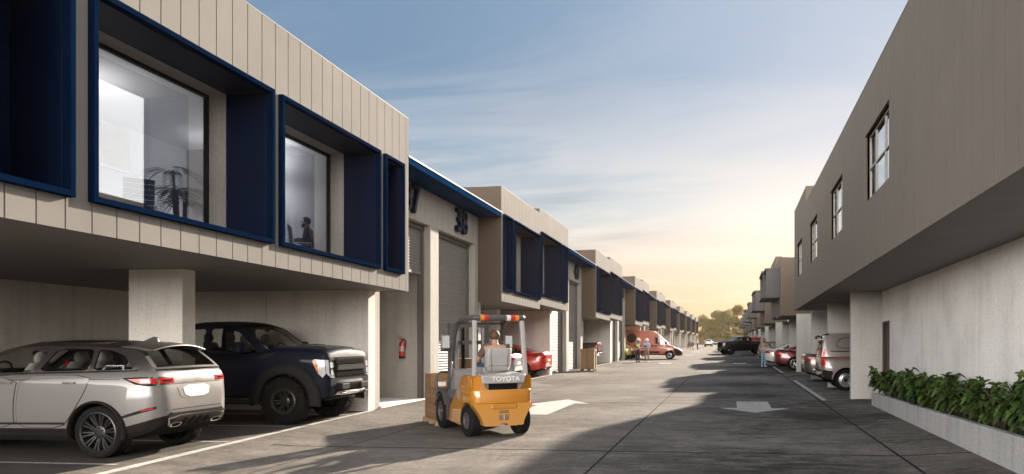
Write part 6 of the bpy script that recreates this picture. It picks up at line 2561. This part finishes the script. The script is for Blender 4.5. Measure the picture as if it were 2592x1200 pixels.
mb = MB(); mb.box(-.11, .11, -.08, .08, -.005, .005); mb.build('case', M['plastic'], Tt, bevel=.004)
mb = MB(); mb.box(-.10, .10, -.07, .07, .0055, .007); mb.build('screen', M['carglass_d'], Tt)

put(person('bearded person in a stone T-shirt and light blue jeans carrying a grey box', dict(face=(.93, -.3, .0), elR=(-.06, -.29, 1.14), wrR=(.20, -.24, 1.00), elL=(-.06, .29, 1.14), wrL=(.20, .24, 1.00), hipL=(0, .09, .90), knL=(.10, .06, .50), anL=(.16, .02, .085), knR=(-.02, -.09, .49), anR=(-.20, -.08, .11), toeR=(.13, -.02, -.07)),
    C_STONE, C_JEAN, C_WHITE, hair_m=M['hairdark'], beard=True, sleeves='short', k=1.0), 2.02, 49.4, -78)
Tt = thing('carried_box', 'pale grey box in the arms of the bearded person', 'box', (2.09, 49.14, gz(2, 49.4) + .93), (0, 0, radians(12)))
mb = MB(); mb.box(-.27, .27, -.15, .15, 0, .25); mb.build('body', mat('grey_card', (.36, .34, .32), .8, var=.08), Tt, bevel=.008)
mb = MB(); mb.box(-.28, .28, -.16, .16, .19, .262); mb.build('lid', mat('grey_card_lid', (.42, .40, .38), .8, var=.08), Tt, bevel=.008)

put(person('far worker in orange helmet, lime vest and blue trousers pulling a pallet jack', dict(face=(1, 0, -.1), elR=(.05, -.25, 1.14), wrR=(.26, -.18, 1.02), elL=(.05, .25, 1.14), wrL=(.26, .14, 1.02), knL=(.08, .1, .49), anR=(-.12, -.1, .085)),
    C_WHITE, C_BLUE, C_BLACK, vest=C_LIME, helmet=C_HELMO), -5.55, 133.5, 165)
Tt = thing('pallet_jack', 'orange pallet jack standing in front of the far worker', 'pallet jack', (-6.3, 133.5, gz(-6.3, 133.5)), (0, 0, radians(178)))
Mj = mat('orange_enamel', (.60, .24, .02), .4, var=.1)
for y in (-.20, .20):
    mb = MB(); mb.box(.1, 1.25, y - .08, y + .08, .08, .15); mb.build('fork', Mj, Tt)
mb = MB(); mb.box(-.08, .14, -.28, .28, .08, .62); mb.build('pump', Mj, Tt, bevel=.03)
mb = MB(); mb.tube([(-.02, 0, .5), (-.2, 0, 1.12)], .025, 8); mb.tube([(-.2, -.14, 1.12), (-.2, .14, 1.12)], .02, 8); mb.build('handle', M['darkgrey'], Tt)
for x, y in ((-.03, -.1), (-.03, .1), (1.1, -.2), (1.1, .2)):
    mb = MB(); mb.cyl((x, y - .03, .08), (x, y + .03, .08), .08, n=14); mb.build('wheel', M['tyre'], Tt)

# forklift driver, seated with his back to the camera
D = person('forklift driver in a brown T-shirt with short hair, seen from behind', dict(
    pel=(.08, 0, 1.20), sp=(.06, 0, 1.33), ch=(.03, 0, 1.50), nk=(.05, 0, 1.63), hb=(.07, 0, 1.69), hm=(.085, 0, 1.765), ht=(.07, 0, 1.835), face=(1, .1, 0),
    shL=(.03, .19, 1.575), shR=(.03, -.19, 1.575), elL=(.16, .30, 1.32), wrL=(.48, .19, 1.33), elR=(.18, -.28, 1.32), wrR=(.55, -.14, 1.30),
    hipL=(.14, .10, 1.22), hipR=(.14, -.10, 1.22), knL=(.60, .15, 1.20), knR=(.60, -.15, 1.20), anL=(.80, .15, .72), anR=(.80, -.15, .72), toeL=(.14, .02, -.05), toeR=(.14, -.02, -.05)),
    C_PLUM, C_BLUE, C_BLACK, hair_m=M['hairred'], sleeves='short', collar=True)
D.matrix_world = FM
# ------------------------------------------------------------------ planting, trees, hedge
def leaf_mat(name, a, b, trans=.25, rough=.5):
    m = bpy.data.materials.new(name)
    m.use_nodes = True
    t = NT(m.node_tree)
    out = t.n('ShaderNodeOutputMaterial')
    p = t.n('ShaderNodeBsdfPrincipled')
    oi = t.n('ShaderNodeNewGeometry')
    n = t.noise(t.n('ShaderNodeTexCoord').outputs['Object'], 3.0, 3, .6)
    f = t.math('ADD', t.math('MULTIPLY', oi.outputs['Random Per Island'], .6), t.math('MULTIPLY', n, .4))
    c = t.ramp(f, [(.2, a), (.8, b)])
    t.l(c, p.inputs['Base Color'])
    p.inputs['Roughness'].default_value = rough
    p.inputs['Specular IOR Level'].default_value = .35
    tr = t.n('ShaderNodeBsdfTranslucent')
    t.l(c, tr.inputs[0])
    mx = t.n('ShaderNodeMixShader')
    mx.inputs[0].default_value = trans
    t.l(p.outputs[0], mx.inputs[1]); t.l(tr.outputs[0], mx.inputs[2])
    t.l(mx.outputs[0], out.inputs[0])
    return m


M['shrubleaf'] = leaf_mat('shrub_leaf', (.020, .050, .012), (.115, .165, .042), .28, .45)
M['shrubstem'] = mat('shrub_stem', (.10, .065, .04), .8)
M['soil'] = mat('planter_soil', (.030, .022, .016), .95, var=.4, scale=12, bump=.6, bscale=30)
M['grassblade'] = leaf_mat('grass_blade', (.02, .045, .010), (.05, .09, .02), .25)
PX = 3.47
PT = .666


def planter():
    T = thing('planter', 'long low concrete planter under the pale wall on the right', 'planter')
    mb = MB()
    mb.box(PX, PX + .12, 1.5, 20.3, -.3, PT)
    mb.box(PX + .12, XW - .005, 20.18, 20.3, -.3, PT)
    mb.build('wall', M['conc_p'], T, bevel=.012)
    mb = MB()
    n = 60
    rnd = random.Random(3)
    rows = [[(PX + .12 + (XW - PX - .125) * j / 5, 1.5 + (18.68) * i / n, PT - .06 + rnd.uniform(-.015, .02)) for j in range(6)] for i in range(n + 1)]
    mb.grid(rows)
    mb.build('soil', M['soil'], T)
    mb = MB()
    for _ in range(2600):
        x, y = rnd.uniform(PX + .13, XW - .03), rnd.uniform(6, 20.1)
        h, a, l = rnd.uniform(.05, .12), rnd.uniform(0, 6.28), rnd.uniform(-.04, .04)
        mb.add([(x - .004 * cos(a), y - .004 * sin(a), PT - .07), (x + .004 * cos(a), y + .004 * sin(a), PT - .07), (x + l, y + l * .7, PT - .06 + h)], [(0, 1, 2)])
    g = mb.build('grass', M['grassblade'], None, fix=False)
    g['kind'] = 'stuff'


planter()
LEAF = [(0, 0), (.014, .045), (.085, .060), (.060, .110), (.128, .150), (.082, .190), (.112, .250), (.050, .262), (.040, .318), (0, .345)]


def add_leaf(mb, base, d, up, s, droop):
    d = d.normalized()
    side = d.cross(up).normalized()
    nrm = side.cross(d)
    vs = []
    K = len(LEAF)
    for sd in (1, 0, -1):
        for x, y in LEAF:
            y2 = y / .345
            p = base + d * (y * s) + side * (sd * x * s) + nrm * (abs(sd) * x * s * .45) - Vector((0, 0, 1)) * droop * s * y2 * y2 * .34
            vs.append(tuple(p))
    fs = []
    for i in range(K - 1):
        fs.append((i, i + 1, K + i + 1, K + i))
        fs.append((K + i, K + i + 1, 2 * K + i + 1, 2 * K + i))
    mb.add(vs, fs, 0, False)


def shrub(seed, nl=430):
    rnd = random.Random(seed)
    T = thing('shrub', '', 'shrub', group='shrubs in the long planter')
    mb, st = MB(), MB()
    for k in range(13):
        a = rnd.uniform(0, 6.28)
        t = rnd.uniform(.25, .62)
        tip = Vector((cos(a) * t * .60, sin(a) * t * .98, rnd.uniform(.22, .46) - .22 * t * t))
        st.tube([(cos(a) * .03, sin(a) * .03, -.1), tuple(tip * .5 + Vector((0, 0, .06))), tuple(tip)], [.012, .009, .005], 5)
        for j in range(nl // 13):
            u = rnd.uniform(.40, 1.0)
            b = tip * u + Vector((rnd.uniform(-.05, .05), rnd.uniform(-.05, .05), rnd.uniform(-.02, .06)))
            aa = a + rnd.gauss(0, 1.0)
            d = Vector((cos(aa), sin(aa), rnd.uniform(-.15, .8)))
            add_leaf(mb, b, d, Vector((rnd.uniform(-.3, .3), rnd.uniform(-.3, .3), 1)), rnd.uniform(.32, .58), rnd.uniform(.1, .8))
    mb.build('foliage', M['shrubleaf'], T, fix=False)
    st.build('stem', M['shrubstem'], T)
    return T


SH = [shrub(11), shrub(12), shrub(13)]
rnd = random.Random(5)
slab = ['leafy shrub at the far corner of the planter, beside the pier', 'second leafy shrub from the far end of the planter', 'third leafy shrub from the far end of the planter', 'fourth leafy shrub along the planter',
        'fifth leafy shrub along the planter', 'sixth leafy shrub along the planter', 'seventh leafy shrub along the planter', 'eighth leafy shrub, near the right picture edge', 'ninth leafy shrub, at the right picture edge', 'nearest leafy shrub, past the right picture edge']
for i in range(10):
    y = 19.7 - i * 1.12
    o = SH[i] if i < 3 else copy_tree(SH[i % 3])
    o.location = (3.80 + rnd.uniform(-.05, .03), y + rnd.uniform(-.12, .12), PT - .02)
    o.rotation_euler = (0, 0, rnd.choice((0, pi)) + rnd.uniform(-.3, .3))
    s = rnd.uniform(.92, 1.12)
    o.scale = (s * 1.1, s * 1.16, s * rnd.uniform(1.25, 1.55))
    o['label'] = slab[i]

M['treeleaf'] = leaf_mat('tree_leaf', (.085, .085, .022), (.20, .18, .055), .5, .6)
M['treeleaf_d'] = leaf_mat('tree_leaf_dark', (.060, .068, .022), (.15, .15, .055), .45, .6)
M['bark'] = mat('gum_bark', (.20, .13, .095), .85, var=.3, scale=3)


def tree(name, label, X, Y, h, w, seed, m, trunk_vis=.25, n=5200, group='trees at the end of the road', leaf=.42):
    rnd = random.Random(seed)
    T = thing(name, label, 'tree', (X, Y, gz(0, min(Y, 320))), (0, 0, rnd.uniform(0, 6)), group)
    tr = MB()
    lean = rnd.uniform(-.06, .06) * h
    th = h * (trunk_vis + .25)
    tr.tube([(0, 0, -.3), (lean * .3, 0, th * .5), (lean, .1, th)], [h * .028, h * .021, h * .012], 8)
    blobs = []
    for k in range(16):
        a, r = rnd.uniform(0, 6.28), rnd.uniform(.05, .40) * w
        z = h * (trunk_vis + (1 - trunk_vis) * rnd.uniform(.12, .90))
        zz = (z / h - trunk_vis) / (1 - trunk_vis)
        r *= 1.15 - .75 * abs(zz - .42) * 1.6
        c = Vector((cos(a) * r + lean, sin(a) * r, z))
        blobs.append((c, rnd.uniform(.13, .23) * w))
        if k % 2 == 0:
            s = Vector((lean * .6, 0, th * rnd.uniform(.5, .95)))
            tr.tube([tuple(s), tuple(s.lerp(c, .5) + Vector((0, 0, .04 * h))), tuple(c)], [h * .012, h * .008, h * .004], 6)
    tr.build('trunk', M['bark'], T)
    mb = MB()
    for i in range(n):
        c, r = rnd.choice(blobs)
        v = Vector((rnd.gauss(0, 1), rnd.gauss(0, 1), rnd.gauss(0, 1))).normalized()
        p = c + Vector((v.x, v.y, v.z * .72)) * r * rnd.uniform(.55, 1.08)
        d = Vector((rnd.gauss(0, 1), rnd.gauss(0, 1), rnd.gauss(0, .7))).normalized()
        e = d.orthogonal().normalized() * leaf * rnd.uniform(.3, .6)
        d = d * leaf * rnd.uniform(.5, 1)
        mb.add([tuple(p), tuple(p + d * .5 + e), tuple(p + d), tuple(p + d * .5 - e)], [(0, 1, 2, 3)])
    mb.build('crown', m, T, fix=False)
    return T


def at(px, Y):
    """X of the point that stands at picture column px (2592 wide) and distance Y along the road"""
    u = (px - 1587) / 2000
    c, s = cos(radians(7.4914)), sin(radians(7.4914))
    return Y * (u * c - s) / (c + u * s)


tree('leafy_tree', 'olive green tree next to the last left warehouse', at(1776, 252), 252, 9.4, 7.0, 1, M['treeleaf'], .10)
tree('leafy_tree', 'bushy tree with a low rounded crown left of the tallest clump', at(1797, 258), 258, 8.6, 7.2, 2, M['treeleaf'], .10)
tree('leafy_tree', 'tall dark round tree in the middle of the tree line', at(1818, 264), 264, 11.4, 9.4, 3, M['treeleaf_d'], .12, 6500)
tree('leafy_tree', 'dark tree just right of the tallest round one', at(1840, 262), 262, 11.2, 8.0, 4, M['treeleaf_d'], .12, 6000)
tree('gum_tree', 'tall gum tree with a bare reddish trunk near the right buildings', at(1868, 256), 256, 12.6, 7.4, 5, M['treeleaf'], .42, 5200)
tree('leafy_tree', 'small tree behind the right buildings, right of the gum tree', at(1886, 262), 262, 9.0, 7.5, 6, M['treeleaf'], .12)
tree('leafy_tree', 'low tree mostly hidden behind the right buildings', at(1905, 262), 262, 8.0, 8, 7, M['treeleaf'], .1)
tree('bush', 'low sunlit bush behind the hedge, left part', at(1800, 250), 250, 4.2, 6.5, 8, M['treeleaf'], .02, 3000)
tree('bush', 'low sunlit bush behind the hedge, middle', at(1835, 250), 250, 4.6, 7.5, 9, M['treeleaf'], .02, 3000)
tree('bush', 'low sunlit bush behind the hedge under the gum tree', at(1872, 250), 250, 4.8, 8.5, 10, M['treeleaf'], .02, 3000)
tree('sapling', 'slim young tree standing in front of the far hedge', at(1829, 243), 243, 5.6, 2.6, 12, M['treeleaf'], .35, 500)


def hedge():
    T = thing('hedge', 'long clipped hedge closing the far end of the road', 'hedge', (-4, 246, gz(0, 246)))
    r = random.Random(4)
    mb = MB()
    mb.box(-13, 13, -.42, .42, -.2, 1.75)
    mb.build('core', M['bark'], T)
    mb = MB()
    for i in range(9000):
        x = r.uniform(-13.2, 13.2)
        if r.random() < .65:
            p = Vector((x, -.5 + r.uniform(-.08, .1), r.uniform(0, 1.9)))
        else:
            p = Vector((x, r.uniform(-.5, .5), 1.85 + r.uniform(-.1, .12)))
        d = Vector((r.gauss(0, 1), r.gauss(0, 1), r.gauss(0, 1))).normalized()
        e = d.orthogonal().normalized() * .09
        d *= .26
        mb.add([tuple(p), tuple(p + d * .5 + e), tuple(p + d), tuple(p + d * .5 - e)], [(0, 1, 2, 3)])
    mb.build('foliage', M['treeleaf_d'], T, fix=False)


hedge()

# red wrapped load in the tray of the black pickup
Tl = thing('wrapped_load', 'red wrapped bundles in the tray of the black pickup', 'cargo')
Mr = mat('red_tarpaulin', (.36, .06, .03), .55, var=.25, scale=6, bump=.3, bscale=12)
Ml = Matrix.Translation((-.36 - 3.68 * cos(radians(203)), 87.9 - 3.68 * sin(radians(203)), gz(2.5, 89))) @ Matrix.Rotation(radians(203), 4, 'Z')
for k, (x, y, z, a, b, h) in enumerate(((.62, .36, .92, .36, .34, .62), (.62, -.36, .92, .36, .34, .60), (-.15, .36, .92, .36, .34, .58), (-.15, -.36, .92, .36, .34, .62), (-.75, .0, .92, .24, .62, .55), (.62, 0, 1.55, .34, .55, .42), (-.12, 0, 1.52, .34, .55, .42))):
    mb = MB()
    rows = []
    for i in range(7):
        t = -1 + 2 * i / 6
        q = (1 - abs(t) ** 4) ** .25 * .96 + .04
        rows.append([(x + a * q * math.copysign(abs(cos(u)) ** .5, cos(u)), y + b * q * math.copysign(abs(sin(u)) ** .5, sin(u)), z + h * (t + 1) / 2) for u in [2 * pi * j / 20 for j in range(20)]])
    mb.grid(rows, close_u=True)
    mb.build('bundle', Mr, Tl)
Tl.matrix_world = Ml


# ------------------------------------------------------------------ the office behind the near windows
def office():
    T = u0
    zf, zc = 3.47, 6.55
    mb = MB()
    mb.box(-13.0, -13.15, .2, 10.7, zf, zc)
    mb.build('office_wall', M['roomw'], T)
    mb = MB()
    mb.box(-8.74, -13.0, 10.45, 10.6, zf, zc)
    mb.box(-8.74, -13.0, .15, .25, zf, zc)
    mb.box(-8.73, -8.78, .25, 10.45, zf, zf + .10)
    mb.build('office_wall', M['room'], T)
    mb = MB(); mb.box(-8.74, -13.0, .25, 10.45, zf - .05, zf); mb.build('office_floor', M['room'], T)
    mb = MB(); mb.box(-8.74, -13.0, .25, 10.45, zc, zc + .05); mb.build('office_ceiling', M['roomw'], T)


office()
LAMP = emit('lamp_tube', (1, .96, .90), 44.0)
for lab, x, y, z, ln in (('slim pendant lamp over the desk behind the first big window', -11.0, 12.3, 5.60, 1.3), ('slim pendant lamp behind the second big window', -10.4, 17.0, 5.72, 1.1)):
    P = thing('pendant_lamp', lab, 'lamp', (x, y, z), group='office pendant lamps')
    mb = MB(); mb.box(-ln, .0, -.07, .07, 0, .09); mb.build('housing', M['darkgrey'], P)
    mb = MB(); mb.box(-ln + .03, -.03, -.05, .05, -.012, -.002); mb.box(-ln + .03, -.03, -.05, .05, .092, .10); mb.build('tube', LAMP, P)
    mb = MB(); mb.cyl((-ln + .1, 0, .09), (-ln + .1, 0, 6.55 - z), .004, n=6); mb.cyl((-.1, 0, .09), (-.1, 0, 6.55 - z), .004, n=6); mb.build('cord', M['darkgrey'], P)
P = thing('framed_picture', 'white framed pale picture on the office back wall', 'picture', (-12.98, 15.1, 5.55))
mb = MB(); ring(mb, 0, .04, -.55, .55, 0, .95, .05); mb.build('frame', M['white'], P)
mb = MB(); mb.box(.005, .02, -.50, .50, .05, .90); mb.build('print', mat('pale_print', (.60, .55, .48), .7, var=.15, scale=2), P)
P = thing('desk', 'pale office desk behind the first big window', 'desk', (-10.6, 11.3, 3.47))
mb = MB(); mb.box(-.8, .8, -.9, .9, .70, .74); mb.build('top', mat('pale_wood', (.42, .32, .22), .5), P)
for x, y in ((-.7, -.8), (.7, -.8), (-.7, .8), (.7, .8)):
    mb = MB(); mb.box(x - .03, x + .03, y - .03, y + .03, 0, .70); mb.build('leg', M['pale'], P)


def chair(lab, x, y, rot):
    P = thing('office_chair', lab, 'chair', (x, y, 3.47), (0, 0, rot), group='office chairs')
    Mb = mat('blue_grey_upholstery', (.10, .13, .20), .7, var=.1)
    mb = MB(); mb.box(-.24, .24, -.24, .24, .44, .50); mb.build('seat', Mb, P, bevel=.02)
    mb = MB()
    for i in range(7):
        z = .52 + i * .085
        mb.box(-.27 - i * .012, -.23 - i * .012, -.23, .23, z, z + .08)
    mb.build('backrest', Mb, P, bevel=.012)
    for s_ in (-.27, .27):
        mb = MB(); mb.tube([(-.24, s_, .55), (-.22, s_, .70), (.18, s_, .70), (.20, s_, .48)], .015, 6); mb.build('armrest', M['rim_silver'], P)
    mb = MB(); mb.cyl((0, 0, .06), (0, 0, .44), .03)
    for i in range(5):
        a = 2 * pi * i / 5
        mb.tube([(0, 0, .10), (.28 * cos(a), .28 * sin(a), .05)], .02, 6)
    mb.build('base', M['darkgrey'], P)


chair('slatted office chair by the desk, next to the potted palm', -10.0, 12.2, 2.4)
chair('office chair at the far side of the desk', -11.3, 11.9, -.6)
chair('office chair under the seated person behind the second window', -9.75, 17.1, .4)


def palm():
    P = thing('potted_palm', 'potted palm behind the first big window', 'plant', (-9.7, 12.95, 3.47))
    mb = MB(); mb.lathe([(.001, 0), (.16, 0), (.21, .38), (.19, .38), (.18, .33), (.001, .33)], 20, axis='Z'); mb.build('pot', M['pale'], P)
    r = random.Random(8)
    mb, st = MB(), MB()
    for s_ in range(5):
        x, y, hh = r.uniform(-.1, .1), r.uniform(-.1, .1), r.uniform(.55, 1.15)
        st.tube([(x, y, .3), (x * 1.6, y * 1.6, .3 + hh)], [.025, .018], 6)
        for f in range(9):
            a = r.uniform(0, 6.28)
            L = r.uniform(.35, .55)
            for q in range(9):
                u = .3 + .7 * q / 8
                rise = .30 * u - .42 * u * u
                p = Vector((x * 1.6 + cos(a) * L * u, y * 1.6 + sin(a) * L * u, .3 + hh + rise))
                for sd in (1, -1):
                    d = Vector((cos(a + sd * .7), sin(a + sd * .7), -.35)) * .20
                    e = Vector((-sin(a), cos(a), 0)) * .012
                    mb.add([tuple(p), tuple(p + d * .5 + e), tuple(p + d), tuple(p + d * .5 - e)], [(0, 1, 2, 3)])
    mb.build('fronds', leaf_mat('palm_leaf', (.012, .035, .018), (.03, .07, .03), .15), P, fix=False)
    st.build('stem', M['shrubstem'], P)


palm()
put(person('dark bearded person in a dark shirt sitting behind the second big window', dict(
    pel=(0, 0, .52), sp=(.0, 0, .66), ch=(.0, 0, .86), nk=(.02, 0, 1.0), hb=(.04, 0, 1.06), hm=(.06, 0, 1.15), ht=(.045, 0, 1.235), face=(1, 0, 0),
    shL=(0, .19, .94), shR=(0, -.19, .94), elL=(.05, .25, .70), wrL=(.30, .15, .72), elR=(.05, -.25, .70), wrR=(.30, -.15, .72),
    hipL=(.06, .1, .52), hipR=(.06, -.1, .52), knL=(.46, .12, .52), knR=(.46, -.12, .52), anL=(.46, .12, .09), anR=(.46, -.12, .09)),
    C_NAVY, C_DARK, C_BLACK, hair_m=M['hairdark'], beard=True), -9.65, 17.1, -160, 3.52)


# ------------------------------------------------------------------ evening haze
def haze():
    m = bpy.data.materials.new('haze')
    m.use_nodes = True
    t = NT(m.node_tree)
    out = t.n('ShaderNodeOutputMaterial')
    v = t.n('ShaderNodeVolumePrincipled')
    v.inputs['Color'].default_value = (1.0, .80, .58, 1)
    v.inputs['Density'].default_value = .00013
    v.inputs['Anisotropy'].default_value = .5
    t.l(v.outputs[0], out.inputs['Volume'])
    mb = MB()
    mb.box(-420, 420, -80, 420, -4, 17.5)
    o = mb.build('haze', m)
    o['kind'] = 'stuff'


haze()
